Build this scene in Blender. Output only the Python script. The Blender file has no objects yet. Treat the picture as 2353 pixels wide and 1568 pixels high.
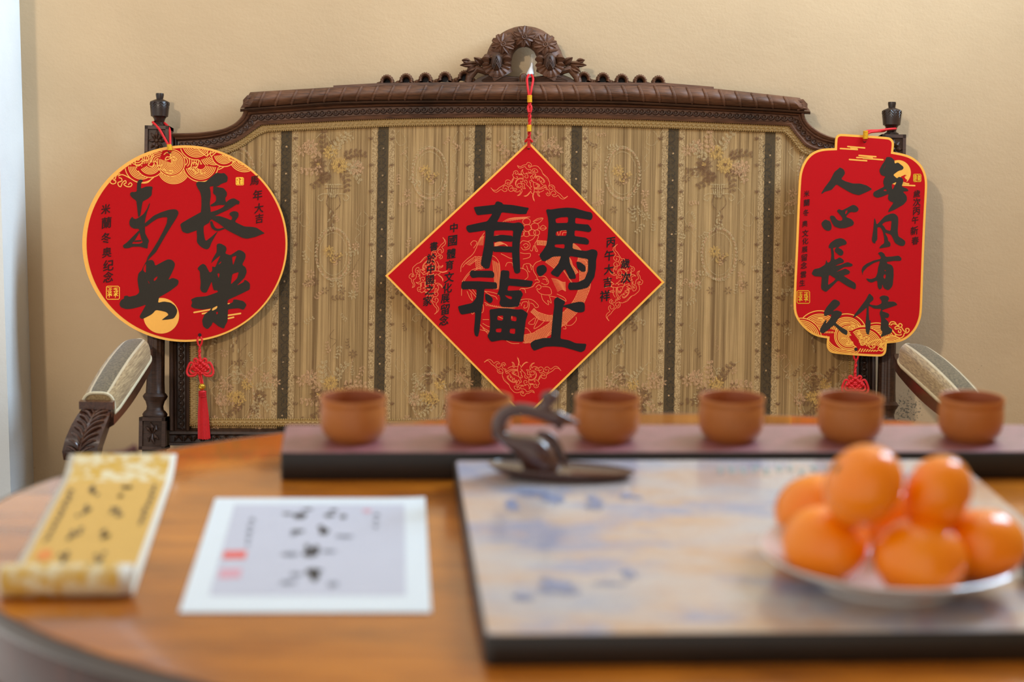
import bpy, bmesh, math, random
from mathutils import Vector, Matrix
from mathutils.geometry import tessellate_polygon

# ------------------------------------------------------------------ camera, world, lights
S = bpy.context.scene
COL = S.collection
YW = 3.505                                                    # face of the wall behind the settee
FPX, TH, RO = 4600.0, math.radians(11.2), math.radians(1.0)
CAM = Vector((0, 0, 1.28))
FW = Vector((0, math.cos(TH), -math.sin(TH)))
_r0 = Vector((1, 0, 0)); _u0 = Vector((0, math.sin(TH), math.cos(TH)))
RT = _r0 * math.cos(RO) + _u0 * math.sin(RO)
UP = _u0 * math.cos(RO) - _r0 * math.sin(RO)
cd = bpy.data.cameras.new('camera'); cam = bpy.data.objects.new('camera', cd); COL.objects.link(cam)
cd.sensor_width = 36; cd.lens = FPX / 2353 * 36; cd.clip_start = 0.05
cam.matrix_world = Matrix(((RT.x, UP.x, -FW.x, CAM.x), (RT.y, UP.y, -FW.y, CAM.y), (RT.z, UP.z, -FW.z, CAM.z), (0, 0, 0, 1)))
cd.dof.use_dof = True; cd.dof.focus_distance = 3.42; cd.dof.aperture_fstop = 3.9
S.camera = cam
S.view_settings.view_transform = 'Standard'; S.view_settings.look = 'None'
S.view_settings.gamma = 1; S.view_settings.use_curve_mapping = False
S.view_settings.exposure = -0.11
S.cycles.use_denoising = True
S.cycles.max_bounces = 8

w = bpy.data.worlds.new('sky'); S.world = w; w.use_nodes = True
w.node_tree.nodes['Background'].inputs[0].default_value = (1.0, 0.96, 0.90, 1)
w.node_tree.nodes['Background'].inputs[1].default_value = 0.97

def area(name, loc, target, sx, sy, power, color):
    d = bpy.data.lights.new(name, 'AREA'); d.shape = 'RECTANGLE'; d.size = sx; d.size_y = sy
    d.energy = power; d.color = color
    o = bpy.data.objects.new(name, d); COL.objects.link(o); o.location = loc
    o.rotation_euler = (Vector(target) - Vector(loc)).to_track_quat('-Z', 'Y').to_euler()
    return o
XR, WY0, WY1, WZ0, WZ1 = 1.36, 2.40, 3.38, 1.62, 3.34        # right wall and its window opening
# daylight coming in through the window of the right wall
area('window_daylight', (XR + .15, (WY0 + WY1) / 2, (WZ0 + WZ1) / 2), (0.0, (WY0 + WY1) / 2, (WZ0 + WZ1) / 2), 0.92, 1.65, 138, (0.56, 0.77, 1.0))
# warm spotlight of the room's ceiling rail, behind and to the left of the camera, aimed at the wall and settee
sd = bpy.data.lights.new('rail_spotlight', 'SPOT'); sd.energy = 410; sd.color = (1.0, 0.88, 0.73); sd.spot_size = math.radians(36); sd.spot_blend = .25; sd.shadow_soft_size = .10
so = bpy.data.objects.new('rail_spotlight', sd); COL.objects.link(so); so.location = (-1.68, -1.6, 3.2)
so.scale = (1, .45, 1)                                        # barn doors: wide and low, clear of the table
so.rotation_euler = (Vector((.24, 3.5, .98)) - so.location).to_track_quat('-Z', 'Y').to_euler()

def ray(x, y):
    return FW + RT * ((x - 1176.5) / FPX) - UP * ((y - 784) / FPX)
def onZ(x, y, z):
    d = ray(x, y); return CAM + d * ((z - CAM.z) / d.z)
def onY(x, y, yy):
    d = ray(x, y); return CAM + d * ((yy - CAM.y) / d.y)
AL = math.radians(10.5)
BQ = Vector((0, 3.36, .47)); BN = Vector((0, -math.cos(AL), math.sin(AL))); BV = Vector((0, math.sin(AL), math.cos(AL)))
def B(x, y, off=0.0):
    """point of the reclined settee-back plane (moved off metres towards its front)"""
    d = ray(x, y); return CAM + d * ((BQ + BN * off - CAM).dot(BN) / d.dot(BN))
MM = 0.000744                                                # metres per reference pixel on that plane

# ------------------------------------------------------------------ helpers
def lin(r, g, b):
    return tuple(((c / 255) / 12.92 if c / 255 <= .04045 else ((c / 255 + .055) / 1.055) ** 2.4) for c in (r, g, b)) + (1,)

class MB:
    def __init__(s): s.v = []; s.f = []; s.m = []
    def add(s, vs, fs, mi=0):
        b = len(s.v); s.v += [tuple(v) for v in vs]
        s.f += [tuple(b + i for i in f) for f in fs]; s.m += [mi] * len(fs)
    def grid(s, rows, close_u=False, close_v=False, mi=0):
        n = len(rows); k = len(rows[0]); vs = [p for r in rows for p in r]; fs = []
        for i in range(n if close_u else n - 1):
            for j in range(k if close_v else k - 1):
                a = i * k + j; b = i * k + (j + 1) % k; c = ((i + 1) % n) * k + (j + 1) % k; d = ((i + 1) % n) * k + j
                fs.append((a, b, c, d))
        s.add(vs, fs, mi)
    def fan(s, pts, mi=0): s.add(pts, [tuple(range(len(pts)))], mi)
    def box(s, c, size, rot=None, mi=0):
        c = Vector(c); h = Vector(size) / 2; vs = []
        for x in (-1, 1):
            for y in (-1, 1):
                for z in (-1, 1):
                    p = Vector((x * h.x, y * h.y, z * h.z)); vs.append(c + (rot @ p if rot else p))
        s.add(vs, [(0, 1, 3, 2), (4, 6, 7, 5), (0, 4, 5, 1), (2, 3, 7, 6), (0, 2, 6, 4), (1, 5, 7, 3)], mi)
    def tube(s, path, rad, seg=8, caps=True, closed=False, flat=1.0, mi=0, up=None):
        path = [Vector(p) for p in path]; n = len(path)
        if not isinstance(rad, (list, tuple)): rad = [rad] * n
        rows = []; prev = None
        for i, p in enumerate(path):
            if closed: t = path[(i + 1) % n] - path[i - 1]
            else: t = path[min(i + 1, n - 1)] - path[max(i - 1, 0)]
            if t.length < 1e-9: t = Vector((0, 0, 1))
            t.normalize()
            if prev is None:
                a = Vector(up) if up is not None else (Vector((0, 0, 1)) if abs(t.z) < .9 else Vector((1, 0, 0)))
            else: a = prev
            a = (a - t * a.dot(t)); a.normalize(); prev = a; b = t.cross(a)
            rows.append([p + (a * math.cos(q) * flat + b * math.sin(q)) * rad[i] for q in [2 * math.pi * j / seg for j in range(seg)]])
        s.grid(rows, close_u=closed, close_v=True, mi=mi)
        if caps and not closed:
            s.fan(rows[0][::-1], mi); s.fan(rows[-1], mi)
    def lathe(s, prof, seg=32, mat=None, mi=0, caps=True):
        rows = [[(mat @ Vector((r * math.cos(q), r * math.sin(q), z))) if mat else Vector((r * math.cos(q), r * math.sin(q), z))
                 for q in [2 * math.pi * j / seg for j in range(seg)]] for r, z in prof]
        s.grid(rows, close_v=True, mi=mi)
        if caps:
            s.fan(rows[0][::-1], mi); s.fan(rows[-1], mi)
    def ball(s, c, r, seg=8, rings=5, mat=None, mi=0):
        r = Vector(r) if isinstance(r, (list, tuple, Vector)) else Vector((r, r, r)); c = Vector(c)
        rows = []
        for i in range(rings + 1):
            a = math.pi * i / rings
            row = []
            for j in range(seg):
                q = 2 * math.pi * j / seg
                p = Vector((math.sin(a) * math.cos(q) * r.x, math.sin(a) * math.sin(q) * r.y, -math.cos(a) * r.z))
                row.append(c + (mat @ p if mat else p))
            rows.append(row)
        s.grid(rows, close_v=True, mi=mi)
    def build(s, name, mats, parent=None, smooth=True, world=True, clean=False):
        me = bpy.data.meshes.new(name)
        off = parent_world(parent) if (parent and world) else Vector((0, 0, 0))
        me.from_pydata([(a - off.x, b - off.y, c - off.z) for a, b, c in s.v], [], s.f)
        for m in (mats if isinstance(mats, (list, tuple)) else [mats]): me.materials.append(m)
        me.polygons.foreach_set('material_index', s.m)
        me.polygons.foreach_set('use_smooth', [bool(smooth)] * len(me.polygons))
        bm = bmesh.new(); bm.from_mesh(me)
        if clean: bmesh.ops.remove_doubles(bm, verts=bm.verts, dist=1e-6)
        bmesh.ops.recalc_face_normals(bm, faces=bm.faces); bm.to_mesh(me); bm.free()
        if smooth and smooth != 'all': me.set_sharp_from_angle(angle=math.radians(48))
        me.update()
        o = bpy.data.objects.new(name, me); COL.objects.link(o)
        if parent: o.parent = parent
        return o
def parent_world(p):
    v = Vector((0, 0, 0))
    while p: v += p.location; p = p.parent
    return v
def tag(o, label=None, cat=None, group=None, kind=None):
    if label: o['label'] = label
    if cat: o['category'] = cat
    if group: o['group'] = group
    if kind: o['kind'] = kind
    return o
def empty(name, loc, label=None, cat=None, group=None):
    o = bpy.data.objects.new(name, None); COL.objects.link(o); o.location = loc; o.empty_display_size = .05
    return tag(o, label, cat, group)
def copy_tree(o, parent=None):
    c = o.copy(); COL.objects.link(c)
    if parent: c.parent = parent
    for ch in list(o.children): copy_tree(ch, c)
    return c
def catmull(pts, n=6, closed=False):
    P = [Vector(p) for p in pts]; out = []; k = len(P)
    if k < 3: return P
    for i in range(k if closed else k - 1):
        if closed: a, b, c, d = P[i - 1], P[i], P[(i + 1) % k], P[(i + 2) % k]
        else: a, b, c, d = P[max(i - 1, 0)], P[i], P[i + 1], P[min(i + 2, k - 1)]
        for j in range(n):
            t = j / n
            out.append(.5 * ((2 * b) + (c - a) * t + (2 * a - 5 * b + 4 * c - d) * t * t + (3 * b - a - 3 * c + d) * t ** 3))
    if not closed: out.append(P[-1])
    return out
def resample(pts, n):
    P = [Vector(p) for p in pts]; L = [0]
    for a, b in zip(P, P[1:]): L.append(L[-1] + (b - a).length)
    out = []; j = 0
    for i in range(n):
        t = L[-1] * i / (n - 1)
        while j < len(P) - 2 and L[j + 1] < t: j += 1
        q = (t - L[j]) / max(L[j + 1] - L[j], 1e-9); out.append(P[j].lerp(P[j + 1], min(max(q, 0), 1)))
    return out
def inside(p, poly):
    x, y = p[0], p[1]; c = False; j = len(poly) - 1
    for i in range(len(poly)):
        xi, yi = poly[i][0], poly[i][1]; xj, yj = poly[j][0], poly[j][1]
        if (yi > y) != (yj > y) and x < (xj - xi) * (y - yi) / (yj - yi) + xi: c = not c
        j = i
    return c
def fill2d(mb, loops, fn, mi=0):
    """fill an outline (first loop) with holes (other loops); fn maps the 2-D points into the scene"""
    L = [[Vector((p[0], p[1], 0)) for p in l] for l in loops]
    tris = tessellate_polygon(L); flat = [p for l in L for p in l]
    mb.add([fn(p.x, p.y) for p in flat], [tuple(t) for t in tris], mi)
def ribbon(mb, pts, wid, fn, smooth=5, taper=False, mi=0):
    P = catmull([Vector((p[0], p[1], 0)) for p in pts], smooth) if (smooth and len(pts) > 2) else [Vector((p[0], p[1], 0)) for p in pts]
    n = len(P); l = []; r = []; jit = BN * (((len(mb.v) // 2) % 9) * 1.5e-5)
    for i, p in enumerate(P):
        t = P[min(i + 1, n - 1)] - P[max(i - 1, 0)]
        if t.length < 1e-9: t = Vector((1, 0, 0))
        t.normalize(); q = Vector((-t.y, t.x, 0))
        k = wid[min(int(i / max(n - 1, 1) * (len(wid) - 1) + .5), len(wid) - 1)] if isinstance(wid, (list, tuple)) else wid
        if taper: k = k * (1 - .85 * i / max(n - 1, 1))
        l.append(fn(*(p + q * k / 2).xy) + jit); r.append(fn(*(p - q * k / 2).xy) + jit)
    mb.add(l + r, [(i, i + 1, n + i + 1, n + i) for i in range(n - 1)], mi)
def frame(ox, oy, sc):
    return lambda pts: [(ox + x / sc, oy + y / sc) for x, y in pts]

# ------------------------------------------------------------------ materials
class NT:
    def __init__(s, name):
        s.m = bpy.data.materials.new(name); s.m.use_nodes = True; s.t = s.m.node_tree; s.n = s.t.nodes
        s.p = s.n['Principled BSDF']; s.co = None
    def link(s, a, b): s.t.links.new(a, b)
    def put(s, sock, v):
        if hasattr(v, 'is_output'): s.link(v, sock)
        elif isinstance(v, (tuple, list)): sock.default_value = v
        else: sock.default_value = v
    def coord(s):
        if not s.co: s.co = s.n.new('ShaderNodeTexCoord').outputs['Object']
        return s.co
    def xyz(s):
        k = s.n.new('ShaderNodeSeparateXYZ'); s.link(s.coord(), k.inputs[0]); return k.outputs
    def map(s, scale, rot=(0, 0, 0), loc=(0, 0, 0)):
        k = s.n.new('ShaderNodeMapping'); s.link(s.coord(), k.inputs[0]); k.inputs['Scale'].default_value = scale
        k.inputs['Rotation'].default_value = rot; k.inputs['Location'].default_value = loc; return k.outputs[0]
    def noise(s, vec, scale=5, detail=4, rough=.55, out=0):
        k = s.n.new('ShaderNodeTexNoise'); s.link(vec, k.inputs['Vector']); k.inputs['Scale'].default_value = scale
        k.inputs['Detail'].default_value = detail; k.inputs['Roughness'].default_value = rough; return k.outputs[out]
    def voro(s, vec, scale=5, out=0, feat='F1'):
        k = s.n.new('ShaderNodeTexVoronoi'); k.feature = feat; s.link(vec, k.inputs['Vector']); k.inputs['Scale'].default_value = scale; return k.outputs[out]
    def math(s, op, a, b=0.0, c=0.0):
        k = s.n.new('ShaderNodeMath'); k.operation = op
        for i, v in enumerate((a, b, c)): s.put(k.inputs[i], v)
        return k.outputs[0]
    def ramp(s, fac, stops, mode='LINEAR'):
        k = s.n.new('ShaderNodeValToRGB'); k.color_ramp.interpolation = mode; s.put(k.inputs[0], fac); e = k.color_ramp.elements
        while len(e) < len(stops): e.new(.5)
        for i, (p, c) in enumerate(stops): e[i].position = p; e[i].color = c if isinstance(c, tuple) else (c, c, c, 1)
        return k.outputs[0]
    def step(s, v, a, b): return s.ramp(v, [(a, 0.0), (b, 1.0)])
    def mix(s, fac, a, b, mode='MIX'):
        k = s.n.new('ShaderNodeMix'); k.data_type = 'RGBA'; k.blend_type = mode
        s.put(k.inputs[0], fac); s.put(k.inputs[6], a); s.put(k.inputs[7], b); return k.outputs[2]
    def bump(s, h, strength=.3, dist=.002):
        k = s.n.new('ShaderNodeBump'); k.inputs['Strength'].default_value = strength; k.inputs['Distance'].default_value = dist
        s.link(h, k.inputs['Height']); s.link(k.outputs[0], s.p.inputs['Normal'])
    def set(s, **kw):
        for k, v in kw.items():
            nm = {'col': 'Base Color', 'rough': 'Roughness', 'metal': 'Metallic', 'spec': 'Specular IOR Level', 'coat': 'Coat Weight',
                  'coatr': 'Coat Roughness', 'sheen': 'Sheen Weight', 'sss': 'Subsurface Weight', 'trans': 'Transmission Weight', 'alpha': 'Alpha', 'ior': 'IOR'}[k]
            s.put(s.p.inputs[nm], v)
        return s

def plain(name, c, rough=.5, var=.12, nscale=40, bump=0, **kw):
    n = NT(name); v = n.noise(n.coord(), nscale, 4)
    n.set(col=n.mix(v, tuple(x * (1 - var) for x in c[:3]) + (1,), tuple(min(x * (1 + var), 1) for x in c[:3]) + (1,)), rough=rough, **kw)
    if bump: n.bump(v, .4, bump)
    return n.m
M = {}
def mat_plaster(name, c, patch=False):
    n = NT(name); co = n.coord()
    big = n.noise(co, 2.2, 5); mid = n.noise(n.map((1, 1, 1.4)), 34, 5, .6); fine = n.noise(co, 210, 3)
    a = tuple(x * .91 for x in c[:3]) + (1,); b = tuple(min(1, x * 1.07) for x in c[:3]) + (1,)
    colr = n.mix(n.step(big, .35, .68), a, b)
    if patch:                                                # old flaking spots beside the right armrest and at the left corner
        X, Y, Z = n.xyz()
        def spot(x, z, sx, sz):
            d = n.math('ADD', n.math('POWER', n.math('DIVIDE', n.math('SUBTRACT', X, x), sx), 2.0), n.math('POWER', n.math('DIVIDE', n.math('SUBTRACT', Z, z), sz), 2.0))
            return n.ramp(d, [(0, 1.0), (1.0, 0.0)])
        pa = onY(2085, 940, YW); pb = onY(2225, 855, YW); pc = onY(84, 1075, YW); pd = onY(2100, 830, YW)
        k = n.math('ADD', spot(pa.x, pa.z, .055, .055), n.math('MULTIPLY', spot(pb.x, pb.z, .10, .045), .62))
        k = n.math('ADD', k, n.math('MULTIPLY', spot(pc.x, pc.z, .012, .03), .7))
        k = n.math('ADD', k, n.math('MULTIPLY', spot(pd.x, pd.z, .04, .06), .35))
        sp = n.math('MULTIPLY', n.noise(co, 210, 6, .66), n.math('ADD', .52, n.math('MULTIPLY', k, .50)))
        msk = n.math('MULTIPLY', n.step(sp, .515, .545), n.step(k, .02, .12))
        colr = n.mix(n.math('MULTIPLY', msk, .75), colr, lin(92, 88, 78))
    n.set(col=colr, rough=.85, spec=.25)
    h = n.math('ADD', n.math('MULTIPLY', mid, .8), n.math('ADD', n.math('MULTIPLY', big, 1.2), n.math('MULTIPLY', fine, .3)))
    n.bump(h, .26, .0030); return n.m
M['wall'] = mat_plaster('beige_plaster', lin(206, 178, 141), True)
M['wall_white'] = mat_plaster('white_plaster', lin(226, 228, 226))
M['ceiling'] = plain('ceiling_paint', lin(226, 220, 206), .9)
M['floor'] = plain('floor_boards', lin(96, 66, 44), .5)
def mat_wood(name, dark, light, rough=.42, grain=(1, 1, 1), gs=60, coat=0, bump=.0004):
    n = NT(name); g = n.noise(n.map(grain), gs, 6, .62); big = n.noise(n.coord(), 9, 4)
    f = n.math('ADD', n.math('MULTIPLY', g, .65), n.math('MULTIPLY', big, .45))
    n.set(col=n.mix(n.step(f, .36, .72), dark, light), rough=rough, coat=coat, coatr=.25, spec=.45); n.bump(g, .5, bump); return n.m
M['wood'] = mat_wood('carved_walnut', lin(36, 22, 15), lin(84, 54, 36), .52, (6, 20, 60), 9)
M['wood_worn'] = mat_wood('worn_walnut', lin(46, 27, 18), lin(118, 76, 50), .56, (5, 20, 70), 9)
M['wood_black'] = mat_wood('dark_walnut', lin(26, 16, 11), lin(62, 40, 27), .36, (30, 30, 6), 9)
M['wood_arm'] = mat_wood('polished_walnut', lin(48, 27, 18), lin(96, 58, 40), .22, (30, 8, 30), 9, coat=.3)
# stripes of the upholstery: positions come from the settee back itself
SX, SZ0 = .017, .0                                            # settee axis
def mat_fabric(name, x0, period, grain_axis='z', bright=1.0):
    n = NT(name); X, Y, Z = n.xyz()
    per = n.math('FRACT', n.math('ADD', n.math('DIVIDE', n.math('SUBTRACT', X, x0), period), .5))
    d = n.math('MULTIPLY', n.math('ABSOLUTE', n.math('SUBTRACT', per, .5)), period)
    thr = n.noise(n.map((760, 3, 5)), 1.0, 3, .7); thr2 = n.noise(n.map((150, 3, 2)), 1.0, 2, .6)
    blot = n.noise(n.coord(), 16, 4)
    weave = n.noise(n.map((900, 900, 1400)), 1.0, 2)
    t = n.math('ADD', n.math('MULTIPLY', thr, .6), n.math('MULTIPLY', thr2, .5))
    base = n.mix(n.step(t, .42, .66), lin(106, 76, 40), lin(178, 142, 92))
    base = n.mix(n.math('MULTIPLY', n.step(blot, .3, .75), .35), base, lin(132, 104, 58))
    lace = n.noise(n.map((560, 560, 420)), 1.0, 2)
    lm = n.math('MULTIPLY', n.math('LESS_THAN', d, .0195), n.math('GREATER_THAN', d, .0102))
    base = n.mix(n.math('MULTIPLY', lm, .75), base, n.mix(n.step(lace, .36, .66), lin(124, 94, 56), lin(196, 164, 116)))
    dark = n.mix(n.step(n.noise(n.map((700, 700, 700)), 1.0, 2), .35, .65), lin(64, 48, 24), lin(82, 62, 32))
    dm = n.ramp(n.math('DIVIDE', d, .02), [(.435, 1.0), (.465, 0.0)])
    colr = n.mix(dm, base, dark)
    zz = n.math('FRACT', n.math('DIVIDE', Z, .0455)); 
    dz = n.math('MULTIPLY', n.math('ABSOLUTE', n.math('SUBTRACT', zz, .5)), .0455)
    rr = n.math('SQRT', n.math('ADD', n.math('MULTIPLY', d, d), n.math('MULTIPLY', dz, dz)))
    colr = n.mix(n.math('LESS_THAN', rr, .0016), colr, lin(178, 140, 96))
    n.set(col=colr, rough=.72, sheen=.2, spec=.25)
    n.bump(n.math('ADD', thr, n.math('MULTIPLY', weave, .6)), .5, .0006); return n.m
_s0 = B(655, 620).x - SX; _s5 = B(1763, 620).x - SX
PER = (_s5 - _s0) / 5
M['fabric'] = mat_fabric('striped_brocade', _s0, PER)
def mat_overlay(name, c, alpha):
    n = NT(name); v = n.noise(n.map((700, 700, 260)), 1.0, 2)
    n.set(col=n.mix(v, tuple(x * .8 for x in c[:3]) + (1,), c), rough=.7, alpha=n.math('MULTIPLY', n.step(v, .3, .6), alpha)); return n.m
M['silk_yellow'] = mat_overlay('silk_yellow', lin(204, 158, 82), .8)
M['silk_pink'] = mat_overlay('silk_pink', lin(202, 154, 108), .76)
M['silk_brown'] = mat_overlay('silk_brown', lin(118, 76, 38), .76)
M['silk_cream'] = mat_overlay('silk_cream', lin(196, 166, 116), .7)
M['damask'] = mat_overlay('damask_thread', lin(44, 33, 18), .75)
M['braid'] = plain('gilt_braid', lin(150, 116, 62), .6, .35, 300, .0004)
def mat_pad(name, xc):
    n = NT(name); X, Y, Z = n.xyz()
    co = n.n.new('ShaderNodeUVMap'); co.uv_map = 'across'
    k = n.n.new('ShaderNodeSeparateXYZ'); n.link(co.outputs[0], k.inputs[0]); U = k.outputs[0]
    thr = n.noise(n.map((520, 14, 520)), 1.0, 3, .7)
    base = n.mix(n.step(thr, .36, .68), lin(124, 100, 66), lin(184, 158, 114))
    dk = n.mix(n.step(n.noise(n.map((300, 300, 300)), 1.0, 3), .4, .6), lin(78, 68, 48), lin(116, 102, 74))
    d = n.math('ABSOLUTE', n.math('SUBTRACT', U, .5))
    edge = n.math('MULTIPLY', n.math('LESS_THAN', d, .125), n.math('GREATER_THAN', d, .085))
    base = n.mix(n.math('MULTIPLY', edge, .6), base, lin(206, 192, 160))
    n.set(col=n.mix(n.math('LESS_THAN', d, .085), base, dk), rough=.75, sheen=.2, spec=.25); n.bump(thr, .5, .0005); return n.m
M['pad'] = mat_pad('armrest_brocade', 0)
M['trim_white'] = plain('pale_braid', lin(205, 192, 160), .7, .25, 300, .0003)
def mat_board(name, c):
    n = NT(name); v = n.noise(n.coord(), 900, 2); b = n.noise(n.coord(), 4, 2)
    n.set(col=n.mix(v, tuple(x * .80 for x in c[:3]) + (1,), tuple(min(1, x * 1.12) for x in c[:3]) + (1,)), rough=.7, spec=.15); n.bump(v, .15, .0002); return n.m
M['red'] = mat_board('red_paper', lin(182, 2, 10))
M['gold'] = plain('gold_print', lin(236, 166, 62), .5, .06, 200, spec=.4)
M['gold_soft'] = plain('orange_gold_print', lin(222, 112, 52), .5, .06, 200)
def mat_ink(name, c, tr=.08):
    n = NT(name); v = n.noise(n.coord(), 500, 3)
    n.set(col=n.mix(v, tuple(x * .85 for x in c[:3]) + (1,), tuple(x * 1.2 for x in c[:3]) + (1,)), rough=.75, alpha=1 - tr, spec=.12); return n.m
M['ink_brown'] = mat_ink('brown_black_ink', lin(50, 44, 36), .02)
M['ink_black'] = mat_ink('black_ink', lin(32, 29, 27), .04)
M['ink_small'] = mat_ink('small_ink', lin(58, 26, 24), .04)
M['cord'] = plain('red_silk_cord', lin(204, 16, 20), .68, .3, 500, .0003)
M['tassel'] = plain('red_tassel_thread', lin(196, 14, 24), .5, .25, 300)
M['gold_thread'] = plain('gold_thread', lin(222, 168, 28), .4, .25, 400, metal=.3)
M['gold_bead'] = plain('gold_bead', lin(214, 164, 52), .25, .1, 100, metal=.85)
n_ = NT('clear_plastic'); n_.set(col=(.93, .95, .97, 1), rough=.12, trans=.85, ior=1.35, alpha=.55); M['plastic'] = n_.m
M['white_plastic'] = plain('white_film', lin(225, 224, 226), .4, .05, 50)
M['hole'] = plain('dark_hole', lin(40, 14, 12), .9)

# ------------------------------------------------------------------ room
def struct(mb, name, mat, smooth=False): return tag(mb.build(name, mat, None, smooth), kind='structure')
XL = onY(60, 520, YW).x
m = MB(); m.box(((XL + XR) / 2 - .25, YW + .05, 1.9), (XR - XL + .9, .1, 3.8)); struct(m, 'wall_back', M['wall'])
m = MB(); m.box((XL - .25, 3.445, 1.9), (.5, .21, 3.8)); struct(m, 'wall_left', M['wall_white'])
m = MB(); x = XR + .06
m.box((x, (WY0 - 1.53) / 2, 1.9), (.12, WY0 + 1.53, 3.8)); m.box((x, (WY1 + YW) / 2, 1.9), (.12, YW - WY1, 3.8))
m.box((x, (WY0 + WY1) / 2, WZ0 / 2), (.12, WY1 - WY0, WZ0)); m.box((x, (WY0 + WY1) / 2, (WZ1 + 3.8) / 2), (.12, WY1 - WY0, 3.8 - WZ1))
struct(m, 'wall_right', M['wall'])
wn = empty('window_1', (x, (WY0 + WY1) / 2, WZ0)); wn['kind'] = 'structure'
m = MB()
for yy in (WY0 + .025, (WY0 + WY1) / 2, WY1 - .025): m.box((x, yy, (WZ0 + WZ1) / 2), (.05, .05 if yy != (WY0 + WY1) / 2 else .03, WZ1 - WZ0))
for zz in (WZ0 + .025, WZ1 - .025): m.box((x, (WY0 + WY1) / 2, zz), (.049, WY1 - WY0, .05))
m.build('window_frame', M['wall_white'], wn, False)
m = MB(); m.box(((XL + XR) / 2, 1.0, -.03), (XR - XL + .3, 5.2, .06)); struct(m, 'floor', M['floor'])
m = MB(); m.box(((XL + XR) / 2, 1.0, 3.83), (XR - XL + .3, 5.2, .06)); struct(m, 'ceiling', M['ceiling'])

# ------------------------------------------------------------------ settee
st = empty('settee', (SX, 3.2, 0), 'carved walnut settee with striped brocade back standing against the beige wall', 'settee')
INNER = [[(437, 990), (437, 352)],
         [(437, 352), (470, 348), (504, 342), (537, 331), (560, 318), (578, 305), (602, 289)],
         [(602, 289), (837, 277), (1000, 273), (1194, 271.5), (1400, 275), (1582, 281), (1812, 291)],
         [(1812, 291), (1835, 320), (1850, 337), (1870, 346), (1905, 353), (1935, 357), (1967, 358)],
         [(1967, 358), (1966, 990)]]
OUTER = [[(389, 990), (389, 306)],
         [(389, 306), (449, 305), (504, 298), (535, 286), (553, 270), (559, 258), (562, 248)],
         [(562, 248), (778, 231), (956, 227), (1194, 227), (1468, 230), (1735, 243), (1848, 252)],
         [(1848, 252), (1850, 270), (1863, 288), (1887, 305), (1917, 316), (1960, 322), (2012, 323)],
         [(2012, 323), (2012, 990)]]
NS = [40, 30, 90, 30, 40]
IN, OU = [], []
for a, b, k in zip(INNER, OUTER, NS):
    sm = lambda q: catmull([Vector((p[0], p[1], 0)) for p in q], 8) if len(q) > 2 else [Vector((p[0], p[1], 0)) for p in q]
    ra, rb = resample(sm(a), k), resample(sm(b), k)
    IN += ra if not IN else ra[1:]; OU += rb if not OU else rb[1:]
prof = [(0, -.02), (0, .006), (.05, .014), (.16, .016), (.22, .013), (.25, .008), (.62, .007), (.66, .014), (.72, .016), (.78, .013), (.84, .017), (.95, .019), (1, .016), (1, -.03)]
m = MB(); m.grid([[B(*(i.lerp(o, t)).xy, h) for t, h in prof] for i, o in zip(IN, OU)]); o = m.build('back_frame', [M['wood_worn'], M['wood_black']], st)
nv = len(prof)
for p in o.data.polygons:
    r = min(p.vertices) // nv; p.material_index = 1 if (r < 39 or r > len(IN) - 41) else 0
m = MB()                                                      # egg-and-dart row in the hollow of the frame
mid = [i.lerp(o, .44) for i, o in zip(IN, OU)]
L = sum((a - b).length for a, b in zip(mid, mid[1:])); pts = resample(mid, int(L / 15.5)); wd = resample([o - i for i, o in zip(IN, OU)], len(pts))
for i, p in enumerate(pts):
    t = (pts[min(i + 1, len(pts) - 1)] - pts[max(i - 1, 0)]); t.normalize(); ang = math.atan2(-t.y, t.x)
    ax = BV.cross(BN); R = Matrix((Vector((1, 0, 0)), BN, BV)).transposed() @ Matrix.Rotation(-ang, 3, 'Y')
    mi = 1 if p.y > 352 else 0
    m.ball(B(p.x, p.y, .008), (.0034, .0032, .0044), 7, 5, R, mi)
    arc = []
    for q in range(7):
        a = math.pi * q / 6; arc.append(B(p.x + t.x * 7 * math.cos(a) - t.y * 8 * (math.sin(a) - .35), p.y + t.y * 7 * math.cos(a) + t.x * 8 * (math.sin(a) - .35), .0095))
    m.tube(arc, .0016, 5, False, mi=mi)
tag(m.build('carved_beading', [M['wood'], M['wood_black']], st), kind='stuff')
# upholstered panel
outl = [(p.x, p.y) for p in IN]
m = MB(); cx = 1202; cy = 640
rows = []
for k, (f, h) in enumerate([(1.0, .0), (1.0, .004), (.985, .0065), (.9, .0072), (.5, .0075), (.05, .0075)]):
    rows.append([B(cx + (x - cx) * f, cy + (y - cy) * f, h) for x, y in outl])
m.grid(rows, close_v=True); m.fan(rows[-1]); panel = m.build('backrest_panel', M['fabric'], st)
# woven motifs of the brocade
def PF(off): return lambda x, y: B(x, y, off)
bro = {k: MB() for k in ('silk_yellow', 'silk_pink', 'silk_brown', 'silk_cream')}
rnd = random.Random(5)
ipoly = [(x + (6 if x < 1200 else -6), y + 12) for x, y in outl]
OFFB = .0085
def petal(k, x, y, a, ln, wd):
    ca, sa = math.cos(a), math.sin(a)
    P = [(0, 0), (.35, .5), (.75, .45), (1, 0), (.75, -.45), (.35, -.5)]
    q = [(x + ln * u * ca - wd * v * sa, y + ln * u * sa + wd * v * ca) for u, v in P]
    if all(inside(p, ipoly) for p in q): fill2d(bro[k], [q], PF(OFFB + rnd.random() * .0004))
def flower(k, x, y, r, n=9, k2=None):
    a0 = rnd.random() * 6
    for i in range(n): petal(k, x + 2 * math.cos(a0 + 6.283 * i / n), y + 2 * math.sin(a0 + 6.283 * i / n), a0 + 6.283 * i / n, r, r * .42)
    if k2:
        for i in range(5): petal(k2, x, y, a0 + 6.283 * i / 5, r * .35, r * .2)
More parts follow.
